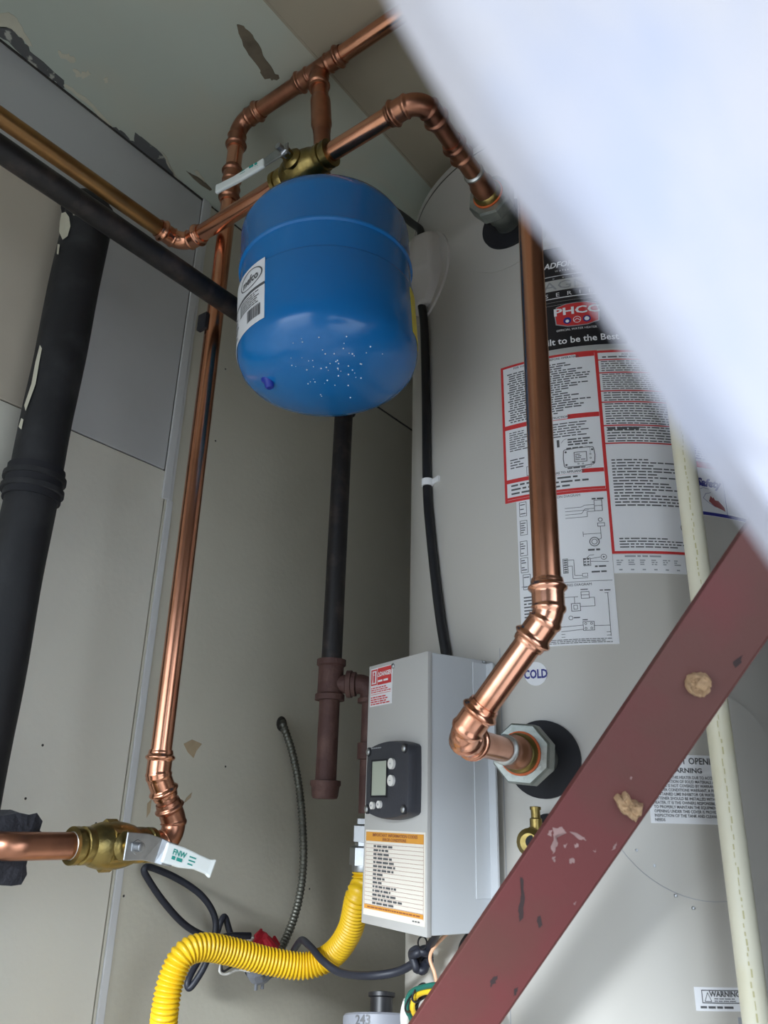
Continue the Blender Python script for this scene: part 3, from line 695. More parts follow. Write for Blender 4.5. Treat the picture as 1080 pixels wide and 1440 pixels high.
# cold inlet pipe at the far left, before the valve
VC = at_x(158, 1190, RX); VC.x = RX; VC.z = VZ; vy = VC.y
pipe((RX, vy+.038, VZ), j0-Vector((0, .02, 0)), 'copper_dull', cold)
ky = at_x(8, 1190, RX).y
ipth = arc((RX, ky, VZ), (1, 0, 0), (0, 1, 0), .03, .016)[0] + [Vector((RX, vy-.036, VZ))]
obj('inlet_pipe', MB().sweep(ipth, .0120, 26), 'copper_dull', cold)
obj('solder_ring', MB().lathe((RX, at_x(99, 1190, RX).y, VZ), (0, 1, 0), [(.0122, 0), (.0134, .001), (.0134, .0035), (.0122, .0045)], 22), 'solder', cold)

def ball_valve(name, label, c, ax, stem, handle_pts, side, grip_from, m='brass', txt=True, nrm=None, lw=(.0125, .0105), gw=(.0095, .0072)):
    v = thing(name, label, 'valve', c); ax = Vector(ax).normalized(); stem = Vector(stem).normalized()
    body = [(.0135, -.046), (.0172, -.0455), (.0172, -.040), (.0150, -.039), (.0150, -.036), (.0172, -.035), (.0172, -.029), (.0165, -.027), (.0195, -.022), (.0215, -.014), (.0222, -.004), (.0222, .004), (.0210, .012), (.0190, .02), (.0165, .025), (.0172, .028), (.0172, .034), (.0150, .035), (.0150, .039), (.0170, .040), (.0170, .0455), (.0135, .046)]
    bo = obj('valve_body', MB().lathe(c, ax, body, 30), m, v)
    obj('hex_collar', MB().lathe(c, ax, [(.0195, -.012), (.0242, -.0115), (.0242, .001), (.0195, .0015)], 6), m, bo, ang=20)
    obj('bonnet', MB().lathe(c, stem, [(.014, .0), (.014, .022), (.011, .025), (.0075, .026), (.0075, .034)], 18), m, bo)
    hp = [Vector(p) for p in handle_pts]; hv = obj_bar('lever', hp, side, [lw[0]+(lw[1]-lw[0])*i/(len(hp)-1) for i in range(len(hp))], .0022, 'steel', v)
    obj('packing_nut', MB().lathe(c+stem*.030, stem, [(.008, 0), (.008, .0075), (.0065, .0085)], 6), 'steel', v, ang=20)
    obj('stem', MB().lathe(c+stem*.034, stem, [(.0042, 0), (.0042, .0115), (.0032, .012)], 12), 'steel', v)
    gp = grip_from; gr = obj_bar('grip', gp, side, [gw[0], gw[0], gw[1], gw[1], gw[0]], .0052, 'vinyl_white', v)
    if txt and nrm is not None:
        a = gp[0]; ux = (gp[-1]-gp[0]).normalized(); n_ = Vector(nrm); n_ = (n_-ux*n_.dot(ux)).normalized(); uy = n_.cross(ux)
        GM = lambda u, w, off=0: a+ux*u+uy*w+n_*(.0027+off)
        flat('grip_lettering', MB().text(GM, 'FNW', .017, .003, .0052, .0003, bold=.03).words(GM, .009, .025, -.0005, -.0045, 1, .0003, .8, 4, (1, 1)).words(GM, .029, .046, .005, -.005, 3, .0003, .4, 5), 'ink_green', gr)
    return v
def obj_bar(name, pts, side, w, t, m, par):
    side = Vector(side).normalized(); vs = []; n = len(pts)
    for i, p in enumerate(pts):
        tg = (pts[min(i+1, n-1)]-pts[max(i-1, 0)]).normalized(); sd = (side-tg*side.dot(tg)).normalized(); nn = tg.cross(sd)
        ww = w if not hasattr(w, '__len__') else w[i]
        vs += [p+sd*ww+nn*t/2, p+sd*ww-nn*t/2, p-sd*ww-nn*t/2, p-sd*ww+nn*t/2]
    fs = [(i*4+k_, i*4+(k_+1) % 4, (i+1)*4+(k_+1) % 4, (i+1)*4+k_) for i in range(n-1) for k_ in range(4)] + [(3, 2, 1, 0), tuple((n-1)*4+k_ for k_ in range(4))]
    o = obj(name, MB().add(vs, fs), m, par, smooth=False)
    md = o.modifiers.new('bev', 'BEVEL'); md.width = t*.35; md.segments = 2; md.limit_method = 'ANGLE'
    return o
# lower valve: stem toward the room
sx = RX+.037
hp = [at_x(176, 1190, sx), at_x(205, 1191, sx), at_x(222, 1196, sx), at_x(232, 1200, sx+.004), at_x(245, 1203, sx+.006)]
gp = [at_x(230, 1198, sx+.004), at_x(255, 1206, sx+.006), at_x(276, 1212, sx+.008), at_x(292, 1219, sx+.009), at_x(299, 1222, sx+.010)]
ball_valve('ball_valve', 'brass ball valve with white lever handle on the lower left copper pipe', Vector((RX, vy, VZ)), (0, 1, 0), (1, 0, 0), hp, Zv, gp, nrm=(1, 0, 0))
# hot pipe
HYL, HZ = .525, 1.362
hot = thing('hot_water_pipe', 'reddish copper pipe from the upper left wall to the upper heater port', 'pipe', (-.77, HYL, HZ))
hl = Vector((-.768, HYL+.008, HZ)); hr = HP
hv_c = at_y(424, 238, HYL); hv_c = Vector((hv_c.x, HYL+.003, HZ))
K1 = Vector((-.782, -.88, HZ))
elbow(hl, K1, hr, 'copper', hot, .02, .022)
pipe(hl+Vector((-.0005, -.03, 0)), K1, 'copper_brown', hot)
hd = (hr-hl).normalized()
pipe(hl+hd*.03, hv_c-hd*.036, 'copper', hot); pipe(hv_c+hd*.036, hr-hd*.03, 'copper', hot)
elbow(hr, hl, ho, 'copper_dull', hot, .02, .022)
hend = union(ho, hdv, hot, .05)
pipe(hr-hdv*.03, hend+hdv*.003, 'copper_dull', hot)
q0 = HP+(-hdv)*.075; coupling(q0, -hdv, .035, 'copper_dull', hot)
sc_ = hv_c+Vector((0, -.036, 0))
hp = [sc_+Vector((.008, 0, 0)), sc_+Vector((-.012, 0, 0)), at_y(372, 229, sc_.y), at_y(362, 233, sc_.y-.002)]
gp = [at_y(372, 229, sc_.y-.001), at_y(352, 241, sc_.y-.003), at_y(330, 254, sc_.y-.005), at_y(312, 263, sc_.y-.006), at_y(304, 267, sc_.y-.007)]
ball_valve('ball_valve', 'brass ball valve with white lever handle above the blue tank', hv_c, hd, (0, -1, 0), hp, Zv, gp, nrm=(0, -1, -.2), lw=(.0085, .006), gw=(.0068, .0062))

# ------------------------------------------------------------------ expansion tank (hangs tilted)
tilt = radians(4.0)
az = (Zv*cos(tilt) - Rh*sin(tilt)).normalized(); ay = Fh.copy(); ax_ = ay.cross(az).normalized()
ET = thing('expansion_tank', 'glossy blue steel expansion tank hanging from the copper tee', 'tank', TT)
ET.matrix_world = Matrix(((ax_.x, ay.x, az.x, TT.x), (ax_.y, ay.y, az.y, TT.y), (ax_.z, ay.z, az.z, TT.z), (0, 0, 0, 1)))
TR = .1035
z0 = -.047
tprof = [(0, 0), (.03, -.003), (.06, -.013), (.082, -.027), (.0945, -.038), (.1005, z0-.002), (.1017, z0-.008), (.1020, z0-.0545), (.1036, z0-.0575), (.1036, z0-.0600), (.1012, z0-.0615), (.1012, z0-.0955), (.1030, z0-.0975), (TR, z0-.0995), (TR, z0-.161), (.1025, z0-.176), (.0985, z0-.1875), (.090, z0-.1975), (.076, z0-.206), (.056, z0-.214), (.03, z0-.2195), (0, z0-.221)]
tk = obj('tank_shell', MB().lathe((0, 0, 0), (0, 0, 1), tprof, 96), 'tank_blue', ET, local=True, ang=28)
def TM(u, v, off=0): a = u/TR; return Vector(((TR+off)*sin(a), -(TR+off)*cos(a), z0+v))
def tuv_label(name, u0, u1, v0, v1, m, desc): return obj(name, MB().rect(TM, u0, u1, v0, v1, .0004, base=0, du=.004), m, ET, smooth=False, local=True, label=desc)
tl1 = tuv_label('brand_label', -.165, -.0665, -.126, -.094, 'paper', 'white brand label on the tank side')
tl2 = tuv_label('specification_label', -.175, -.0665, -.172, -.1285, 'paper', 'white specification label with a bar code')
obj('lettering', MB().text(TM, 'mefco', -.092, -.1095, .010, .0008, bold=.03, sx=.9).disc(TM, -.092, -.1095, .0225, .0008, rings=1, r0=.0205, sv=.52).rect(TM, -.165, -.0665, -.1292, -.1255, .0006), 'ink', tl1, smooth=False, local=True)
bc = MB().words(TM, -.115, -.069, -.131, -.148, 6, .0008, .5, 7, (.7, 1)).words(TM, -.160, -.12, -.131, -.168, 9, .0008, .5, 8)
u = -.096; rb = random.Random(3)
while u < -.072: w = rb.choice((.0005, .0009, .0013)); bc.rect(TM, u, u+w, -.165, -.150, .0008); u += w+rb.choice((.0006, .001))
obj('bar_code', bc, 'ink', tl2, smooth=False, local=True)
obj('warning_label', MB().rect(TM, .123, .165, -.165, -.105, .0004, base=0, du=.004), 'yellow_label', ET, smooth=False, local=True, label='yellow warning label at the right edge')
# air valve with blue cap under the tank
a_ = Vector((-.066, -.016, z0-.206))
obj('air_valve', MB().lathe(a_+Vector((-.012, .0, .008)), (.8, 0, -.25), [(.004, 0), (.004, .012)], 12).lathe(a_, (.15, 0, -1), [(.008, -.008), (.008, .001), (.0055, .004), (.005, .010), (.0035, .0115)], 16), 'cap_blue', ET, local=True, label='dark blue air valve cap')
def dome_z(r_):
    for (r0, zz0), (r1, zz1) in zip(tprof[-8:-1], tprof[-7:]):
        if r1 <= r_ <= r0: return zz0+(zz1-zz0)*(r0-r_)/(r0-r1)
    return tprof[-1][1]
dr = MB(); rd = random.Random(5)
for i in range(60):
    x = rd.gauss(.008, .026); y = rd.gauss(-.055, .022); r_ = sqrt(x*x+y*y)
    if r_ > .09: continue
    dr.ball((x, y, dome_z(r_)-.0004), rd.uniform(.0004, .0009), 6)
obj('water_droplets', dr, 'dropm', ET, local=True, kind='stuff', label='scattered clear water droplets under the tank')

# ------------------------------------------------------------------ gas pipe
GX, GZ, GY = -.664, 1.2236, .776; GR = .01335
gas = thing('gas_pipe', 'black steel gas pipe crossing to the blue tank and dropping to a brown capped tee', 'pipe', (GX, GY, .7))
gt = at_x(465, 958, GX); gt_z = at_cyl(462, 958, GX, GY, .001).z
zz = lambda y: (CAM+ray(462, y)*(Vector((GX, GY, 0)).length/Vector((ray(462, y).x, ray(462, y).y, 0)).length)).z
pipe((GX, -.88, GZ), (GX, GY-.018, GZ), 'black_steel', gas, 'pipe', GR)
fitting('elbow', arc((GX, GY, GZ), (0, 1, 0), (0, 0, -1), .012, .02)[0], 'black_steel', gas, lambda l, L: GR*1.25 if 5e-3 < min(l, L-l) else GR*1.42)
pipe((GX, GY, GZ-.03), (GX, GY, zz(935)), 'black_steel', gas, 'drop_pipe', GR)
ca = zz(572); obj('coupling', MB().lathe((GX, GY, ca-.012), Zv, [(GR, 0), (GR*1.3, .002), (GR*1.3, .028), (GR, .03)], 22), 'black_steel', gas)
z1, z2 = zz(928), zz(985); zm = zz(962)
te = obj('tee', MB().lathe((GX, GY, 0), Zv, [(GR, z2), (GR*1.42, z2), (GR*1.42, z2+.007), (GR*1.22, z2+.009), (GR*1.22, z1-.009), (GR*1.42, z1-.007), (GR*1.42, z1), (GR, z1)], 26), 'iron_brown', gas)
gd = Vector((.88, .47, 0)).normalized()
obj('tee_branch', MB().lathe((GX, GY, zm), gd, [(.012, 0), (.012, .020), (GR*1.3, .022), (GR*1.3, .028), (GR, .028)], 22), 'iron_brown', te)
pipe((GX, GY, z2+.004), (GX, GY, zz(1104)), 'iron_brown', gas, 'drip_nipple', GR*.98)
obj('drip_cap', MB().lathe((GX, GY, 0), Zv, [(.011, zz(1124)), (GR*1.12, zz(1123)), (GR*1.22, zz(1119)), (GR*1.30, zz(1107)), (GR*1.42, zz(1104)), (GR*1.42, zz(1098)), (GR, zz(1097))], 24), 'iron_brown', gas)
ge = Vector((GX, GY, zm))+gd*.052
pipe(Vector((GX, GY, zm))+gd*.024, ge-gd*.01, 'iron_brown', gas, 'branch_nipple', .0095)
fitting('elbow', arc(ge, gd, (0, 0, -1), .010, .014)[0], 'iron_brown', gas, lambda l, L: .0125 if .006 < min(l, L-l) else .0155)
zh = zz(1155)
pipe(ge-Vector((0, 0, .02)), (ge.x, ge.y, zh+.01), 'iron_brown', gas, 'branch_drop', .0098)
obj('coupling', MB().lathe((ge.x, ge.y, zz(1068)), Zv, [(.0098, 0), (.0135, .001), (.0135, .02), (.0098, .021)], 20), 'iron_brown', gas)

# yellow flexible gas hose
hs = thing('gas_hose', 'yellow corrugated flexible gas hose curving down to the lower left', 'hose', (ge.x, ge.y, zh))
px = [(507, 1212, -.612), (503, 1262, -.62), (492, 1308, -.645), (468, 1342, -.68), (430, 1358, -.71), (380, 1352, -.735), (325, 1338, -.755), (285, 1332, -.765), (257, 1344, -.772), (240, 1380, -.778), (232, 1420, -.78), (226, 1470, -.785)]
top_ = Vector((ge.x, ge.y, zh-.045))
hpz = [top_+Vector((0, 0, .01)), top_+Vector((0, 0, -.02))] + [at_x(*q) for q in px[1:]]
lastp = hpz[-1]; hpz += [lastp+Vector((0, -.01, -.10)), Vector((lastp.x-.01, lastp.y-.01, .10)), Vector((lastp.x-.01, lastp.y-.01, .004))]
hq = resample(spline(hpz, 14), .00095)
ph = [.0140+.0012*(1 if (i % 5) in (1, 2) else (0 if i % 5 in (0, 3) else -1)) for i in range(len(hq))]
obj('corrugated_hose', MB().sweep(hq, ph, 20), 'hose_yellow', hs, ang=70)
hx = MB().lathe((ge.x, ge.y, zh-.022), Zv, [(.010, 0), (.0165, .0005), (.0165, .018), (.012, .02), (.012, .026)], 6, rot=.2)
obj('flare_nut', hx, 'steel', hs, ang=20)
obj('adapter_nut', MB().lathe((ge.x, ge.y, zh-.048), Zv, [(.0135, 0), (.0185, .001), (.0185, .020), (.013, .022), (.013, .027)], 6, rot=.5), 'steel', hs, ang=20)
obj('ferrule', MB().lathe((ge.x, ge.y, zh-.054), Zv, [(.0145, 0), (.0150, .001), (.0150, .007), (.0125, .008)], 22), 'steel', hs)

# ------------------------------------------------------------------ black waste stack
SX, SY, SR = -.8535, .436, .0305
st = thing('waste_stack', 'thick black vertical drain stack with flaked paint beside the left wall', 'pipe', (SX, SY, 0))
def wob(z, t): return SR*(1+.03*sin(9*z+t*2)+.02*sin(31*z+3*t))
def stack_seg(z0_, z1_, n=24, k=1.0):
    mb = MB(); m = max(2, int((z1_-z0_)/.02)); vs = []
    for i in range(m+1):
        z = z0_+(z1_-z0_)*i/m
        for j in range(n): t = 2*pi*j/n; r_ = min(wob(z, t)*k, .041); vs.append((SX+r_*cos(t), SY+r_*sin(t), z))
    fs = [(i*n+j, i*n+(j+1) % n, (i+1)*n+(j+1) % n, (i+1)*n+j) for i in range(m) for j in range(n)]+[tuple(range(n-1, -1, -1)), tuple(m*n+j for j in range(n))]
    return mb.add(vs, fs)
szt = at_x(115, 296, SX).z; szb = at_x(35, 655, SX).z; szc = at_x(30, 700, SX).z
obj('lower_pipe', stack_seg(0, szc+.012), 'stack_black', st); obj('upper_pipe', stack_seg(szb-.01, szt+.01), 'stack_black', st)
obj('coupling_band', stack_seg(szc, szb, k=1.1), 'rubber', st)
for z in (szc+.012, szb-.012): obj('clamp_ring', MB().lathe((SX, SY, z-.004), Zv, [(SR*1.1, 0), (SR*1.17, .001), (SR*1.17, .007), (SR*1.1, .008)], 28), 'stack_black', st)
obj('top_bend', MB().sweep(arc((SX, SY, szt+.012), (0, 0, 1), (-1, 0, 0), .012, .012)[0], SR*.98, 24), 'stack_black', st)
def cyl_patch(px_, m, rad=SR*1.062):
    q = [at_cyl(x, y, SX, SY, rad) for x, y in px_]; c = sum(q, Vector())/len(q)
    obj('paint_flake', MB().add([c]+q, [(0, i+1, (i+1) % len(q)+1) for i in range(len(q))]), m, st, smooth=False)
cyl_patch([(86, 300), (92, 298), (97, 305), (99, 318), (95, 332), (88, 337), (83, 326), (84, 312)], 'peel_cream')
cyl_patch([(101, 292), (107, 291), (108, 302), (103, 303)], 'peel_cream')
cyl_patch([(81, 343), (84, 344), (82, 358), (80, 357)], 'peel_cream')
cyl_patch([(56, 485), (59, 490), (55, 510), (50, 540), (42, 562), (36, 578), (34, 570), (44, 540), (50, 508)], 'peel_cream')
cyl_patch([(30, 588), (33, 590), (30, 604), (26, 600)], 'peel_cream')
# ragged black foam where the lower copper pipe meets the stack
fm = MB(); rnd = random.Random(11); n = 26
outl = [(-40, 1150), (5, 1147), (28, 1143), (42, 1146), (52, 1143), (60, 1155), (56, 1168), (62, 1172), (48, 1172), (40, 1180), (40, 1205), (36, 1222), (38, 1230), (30, 1244), (16, 1246), (0, 1243), (-40, 1252)]
fro = [at_x(x, y, RX-.018) for x, y in outl]; bak = [at_x(x, y, RX-.018)+Vector((-.05, rnd.uniform(-.004, .004), rnd.uniform(-.004, .004))) for x, y in outl]
mid_ = [(a+c)/2+Vector((0, rnd.uniform(0, .006), rnd.uniform(-.005, .005))) for a, c in zip(fro, bak)]
m_ = len(outl); cen = sum(fro, Vector())/m_+Vector((.008, 0, 0))
fm.add(fro+mid_+bak+[cen], [(i, (i+1) % m_, m_+(i+1) % m_, m_+i) for i in range(m_)]+[(m_+i, m_+(i+1) % m_, 2*m_+(i+1) % m_, 2*m_+i) for i in range(m_)]+[(3*m_, (i+1) % m_, i) for i in range(m_)]+[tuple(range(2*m_, 3*m_))])
tag(obj('pipe_insulation', fm, 'foam_black', None, smooth=False), 'torn black foam insulation behind the lower left copper pipe', 'insulation')

# ------------------------------------------------------------------ cables on the wall
ap = [at_x(396, 1016, WX-.006), at_x(399, 1022, WX+.008), at_x(411, 1058, WX+.012), at_x(421, 1110, WX+.012), at_x(426, 1170, WX+.014), at_x(426, 1225, WX+.018), at_x(418, 1275, WX+.024), at_x(402, 1320, WX+.032), at_x(384, 1350, WX+.04), at_x(366, 1372, WX+.044)]
aq = resample(spline(ap, 14), .0011)
tag(obj('armored_cable', MB().sweep(aq, [.0052+(.0011 if (i % 5) < 2 else 0) for i in range(len(aq))], 12), 'armor', None, ang=80), 'grey spiral armored cable coming out of the wall hole', 'cable')
def cordpts(l): return [at_x(x, y, X) for x, y, X in l]
cx_ = WX+.03
cl_ = cordpts([(352, 1316, cx_+.03), (325, 1316, cx_+.02), (297, 1319, cx_), (262, 1302, cx_-.01), (230, 1268, cx_-.012), (207, 1234, cx_-.012), (203, 1222, cx_-.012), (213, 1220, cx_-.012), (250, 1236, cx_-.01), (284, 1260, cx_-.002), (302, 1290, cx_+.004), (301, 1322, cx_+.006), (288, 1358, cx_-.002), (272, 1384, cx_-.008), (265, 1389, cx_-.012), (265, 1378, cx_-.014), (280, 1350, cx_-.016), (302, 1318, cx_-.017), (312, 1293, cx_-.017), (317, 1291, cx_-.017), (323, 1310, cx_-.015), (334, 1340, cx_-.01), (352, 1372, cx_+.01)])
tag(obj('power_cord', MB().sweep(spline(cl_, 10), .0042, 12), 'cord', None), 'black cord looping on the wall below the lower ball valve', 'cable')
j2 = (c1+BA*(-.022)+BB*.03+Zv*(BZ0+.004))
bc_ = [j2, at_d(600, 1338, .80), at_d(588, 1350, .81), at_d(560, 1366, .82), at_d(520, 1372, .83), at_x(480, 1368, -.625), at_x(455, 1352, -.655), at_x(437, 1332, -.69), at_x(425, 1322, -.74), at_x(417, 1330, -.765), at_x(408, 1345, -.80), at_x(392, 1364, -.815), at_x(372, 1374, -.83)]
bco = thing('control_cord', 'black cord from the control box to the grey plug behind the yellow hose', 'cable', bc_[3])
obj('cord', MB().sweep(spline(bc_, 10), .0042, 12), 'cord', bco)
kn = at_d(592, 1346, .80)
obj('ferrite_coil', MB().sweep(spline([kn+RT*((.0085+.0015*sin(3*t))*cos(t))+UP*(.0095*sin(t))+FW*(.005*sin(2.3*t)-.003) for t in [i*.7 for i in range(19)]], 5), .0042, 10), 'cord', bco, label='black knotted coil of cord under the control box')
obj('cable_tie', MB().sweep([at_d(594, 1326, .79)+RT*(.0045*cos(t))+UP*(.0065*sin(t)) for t in [i*2*pi/16 for i in range(17)]], .0009, 6), 'cable', bco)
dk = [c1+BA*(-.004)+BB*.062+Zv*(BZ0+.004), at_d(652, 1335, .765), at_d(664, 1362, .745), at_d(690, 1420, .725), at_d(700, 1500, .70)]
tag(obj('jacket_cable', MB().sweep(spline(dk, 8), .0055, 12), 'cable', None), 'black cable leaving the control box beside the red bar', 'cable')
pk = [c1+BA*(-.03)+BB*.055+Zv*(BZ0+.004), at_d(606, 1340, .785), at_d(612, 1372, .775), at_d(618, 1410, .765), at_d(622, 1470, .75)]
tag(obj('thin_tube', MB().sweep(spline(pk, 8), .0018, 8), 'wire_orange', None), 'thin pinkish copper tube under the control box', 'tube')
# junction by the hose: two red wire nuts, grey connector, white wires
wn = thing('wire_nut', 'left red wire nut behind the yellow hose', 'wire nut', at_x(366, 1325, cx_+.03), 'red wire nuts')
def wnut(par, a, c):
    a, c = Vector(a), Vector(c); d = c-a; L = d.length
    obj('nut_shell', MB().lathe(a, d, [(.0085, 0), (.0095, L*.1), (.0092, L*.35), (.0065, L*.8), (.0045, L)], 10), 'wirenut', par, ang=25)
    w1 = Vector((0, .004, 0)); obj('wing', MB().box((-.0135, -.0018, .002), (.0135, .0018, L*.55), ((d.cross(Vector((1, 0, 0)))).normalized(), Vector((1, 0, 0)), d.normalized()), a, bev=.0008), 'wirenut', par)
wnut(wn, at_x(372, 1318, cx_+.03), at_x(352, 1338, cx_+.034))
wn2 = thing('wire_nut', 'right red wire nut beside the grey armored cable', 'wire nut', at_x(376, 1322, cx_+.035), 'red wire nuts')
wnut(wn2, at_x(387, 1342, cx_+.036), at_x(372, 1317, cx_+.04))
gp_ = MB(); c_ = at_x(366, 1366, cx_+.028)
gp_.lathe(c_, (0, .3, -1), [(.016, -.012), (.019, -.006), (.018, .004), (.013, .012), (.006, .015)], 12).box((-.003, .006, -.028), (.003, .009, -.012), None).v
gp2 = MB().lathe(c_, (.1, .2, -1), [(.012, -.014), (.0185, -.008), (.0185, .002), (.014, .010), (.008, .014)], 10)
for s in (-.006, .006): gp2.lathe(c_+Vector((0, s, -.012)), (0, 0, -1), [(.0022, 0), (.0022, .009)], 8)
gpo = thing('cord_connector', 'grey plastic cord connector under the yellow hose', 'connector', c_)
obj('connector_body', gp2, 'grey_plastic', gpo, ang=25)
for s in (-1, 1): obj('clamp_screw', MB().lathe(c_+Vector((.012, s*.009, -.004)), (1, 0, 0), [(.0026, 0), (.0026, .004), (.001, .005)], 8), 'steel', gpo)
ww = cordpts([(352, 1366, cx_+.03), (335, 1364, cx_+.02), (318, 1370, cx_+.012), (309, 1366, cx_+.01), (313, 1352, cx_+.01), (330, 1340, cx_+.016), (345, 1325, cx_+.024), (356, 1318, cx_+.03)])
tag(obj('loose_wire', MB().sweep(spline(ww, 8), .0016, 8), 'wire_white', None), 'loose white wire around the red wire nuts', 'wire')
ww = cordpts([(352, 1360, cx_+.032), (330, 1358, cx_+.026), (314, 1366, cx_+.02), (312, 1354, cx_+.018), (318, 1350, cx_+.02)])
tag(obj('loose_wire', MB().sweep(spline(ww, 8), .0014, 8), 'cable', None), 'thin black wire bent below the yellow hose', 'wire')
# coloured harness at the bottom
hb = thing('wire_harness', 'bundle of coloured wires curving behind the red bar at the bottom', 'wiring', at_d(590, 1430, .78))
def hw(name, pts, r_, m, lab=None): obj(name, MB().sweep(spline([at_d(*q) for q in pts], 10), r_, 10), m, hb, label=lab)
hw('wire', [(594, 1500, .78), (588, 1440, .775), (580, 1418, .77), (586, 1400, .77), (606, 1394, .755), (640, 1398, .74), (680, 1402, .73)], .0027, 'wire_yellow', 'yellow wire')
hw('wire', [(586, 1500, .785), (580, 1440, .78), (572, 1418, .775), (578, 1396, .775), (604, 1386, .755), (640, 1383, .735), (690, 1360, .73)], .0026, 'wire_green', 'green wire')
hw('wire', [(590, 1500, .79), (583, 1440, .786), (578, 1420, .78), (586, 1398, .78), (606, 1391, .758), (640, 1394, .742), (680, 1396, .732)], .0024, 'wire_red', 'red wire')
hw('wire', [(598, 1500, .79), (592, 1440, .785), (586, 1420, .78), (590, 1406, .78), (606, 1400, .757), (640, 1404, .742), (680, 1408, .732)], .0018, 'cable', 'black wire')
hw('sleeve', [(574, 1520, .79), (571, 1450, .785), (570, 1425, .78), (574, 1408, .78)], .0052, 'wire_white', 'white wire sleeve')
for x, y in ((580, 1410), (590, 1396)):
    p_ = at_d(x, y, .772); obj('cable_tie', MB().sweep([p_+RT*(.0105*cos(t)*.7)+UP*(.0105*sin(t)*.7)+FW*(.009*cos(t)) for t in [i*2*pi/16 for i in range(17)]], .0011, 6), 'cable', hb)
# grey canister with black cap
cn = at_d(536, 1436, .86)
can = thing('grey_canister', 'grey plastic stub marked 243 with a black cap at the bottom', 'pipe', (cn.x, cn.y, 0))
ctop = at_d(536, 1428, .86).z
cdir = (Vector((CAM.x, CAM.y, 0))-Vector((cn.x, cn.y, 0))).normalized()
tz = (Zv*cos(radians(15))-cdir*sin(radians(15))).normalized()
tb = Vector((cn.x, cn.y, ctop))
obj('stub', MB().lathe(tb, tz, [(.030, -.06), (.034, -.030), (.034, -.018), (.041, -.016), (.042, -.012), (.042, -.002), (.040, 0)], 32).lathe(Vector((cn.x, cn.y, 0))-cdir*.012, Zv, [(.026, 0), (.026, ctop-.05)], 24), 'grey_plastic', can, ang=30)
hcap = at_d(536, 1399, .86).z-ctop
obj('cap', MB().lathe(tb, tz, [(.016, 0), (.0125, .002), (.0125, hcap-.005), (.015, hcap-.004), (.015, hcap), (.008, hcap+.001)], 24), 'cable', can, label='black round cap')
tside = tz.cross(cdir).normalized(); tfr = tside.cross(tz).normalized()
if tfr.dot(cdir) < 0: tfr = -tfr
if tside.dot(RT) < 0: tside = -tside
def CM(u, v, off=0): return tb+tfr*(.0424*cos(u/.042)+off)+tside*(.042*sin(u/.042))+tz*v
flat('lettering', MB().text(CM, '243', -.021, -.0068, .0090, .0004, bold=.02), 'ink', can)

# ------------------------------------------------------------------ red steel brace
br0 = [at_d(524.5, 1545, .61), at_d(632, 1545, .61)]
A0 = at_d(511, 1545, .615); A1 = at_d(619, 1545, .615)
B0 = at_d(1137, 628, .535); B1 = at_d(1137, 786, .535)
ctr0, ctr1 = (A0+A1)/2, (B0+B1)/2
ln = (ctr1-ctr0).normalized(); wd = ((A1-A0)+(B1-B0)); wd = (wd-ln*wd.dot(ln)).normalized(); nb = ln.cross(wd).normalized()
if nb.dot(CAM-ctr0) < 0: nb = -nb
def RM(u, v, off=0): return ctr0+ln*u+wd*v+nb*(.004+off)
hwid = .0272
brace = thing('steel_brace', 'dark red painted flat steel brace crossing diagonally in front of the heater', 'brace', ctr0)
LB = (ctr1-ctr0).length
obj('bar', MB().box((-.62, -hwid, -.004), (LB+.03, hwid, .004), (ln, wd, nb), ctr0, bev=.0008), 'red_oxide', brace, smooth=False)
obj('dark_edge', MB().box((-.62, hwid-.0002, -.0042), (LB+.03, hwid+.0012, .003), (ln, wd, nb), ctr0), 'edge_dark', brace, smooth=False)  # thin side of the bar in a darker tone
def on_bar(x, y):
    r_ = ray(x, y); t = (ctr0+nb*.004-CAM).dot(nb)/r_.dot(nb); p_ = CAM+r_*t-ctr0; return p_.dot(ln), p_.dot(wd)
def jit(px_, k_, amp, seed):
    rn = random.Random(seed); out = []
    for (a, b_), (c, d) in zip(px_, px_[1:]+px_[:1]):
        for q in range(k_):
            f = q/k_; out.append((a+(c-a)*f+rn.uniform(-amp, amp), b_+(d-b_)*f+rn.uniform(-amp, amp)))
    return out
def blob(px_, m, name, h, lab, seed, dip=None):
    q = [on_bar(x, y) for x, y in jit(px_, 3, .9, seed)]; rn = random.Random(seed); n = len(q); cu = sum(a for a, _ in q)/n; cv = sum(c for _, c in q)/n
    vs = [RM(a, c, 0) for a, c in q]; fs = []
    rings = ((.96, .5), (.88, .95), (.74, 1.0), (.60, .8), (.45, .85), (.3, .8), (.15, .9))
    for s, f in rings:
        if dip and s < .7: f *= dip
        vs += [RM(cu+(a-cu)*s, cv+(c-cv)*s, h*f*rn.uniform(.82, 1.15)) for a, c in q]
    for i in range(len(rings)): fs += [(i*n+k_, i*n+(k_+1) % n, (i+1)*n+(k_+1) % n, (i+1)*n+k_) for k_ in range(n)]
    fs.append(tuple(len(rings)*n+k_ for k_ in range(n)))
    return obj(name, MB().add(vs, fs), m, brace, label=lab, ang=60)
bl = blob([(963, 958), (966, 950), (973, 946), (982, 945), (992, 947), (999, 953), (999, 963), (996, 971), (988, 978), (977, 978), (968, 974), (964, 967)], 'putty', 'bolt_head', .006, 'tan crusted bolt head near the top of the bar', 3, .75)
ub, vb = on_bar(986, 959)
obj('square_boss', MB().box((-.0042, -.004, .003), (.0042, .004, .0058), (ln, wd, nb), RM(ub, vb), bev=.001), 'putty', brace)
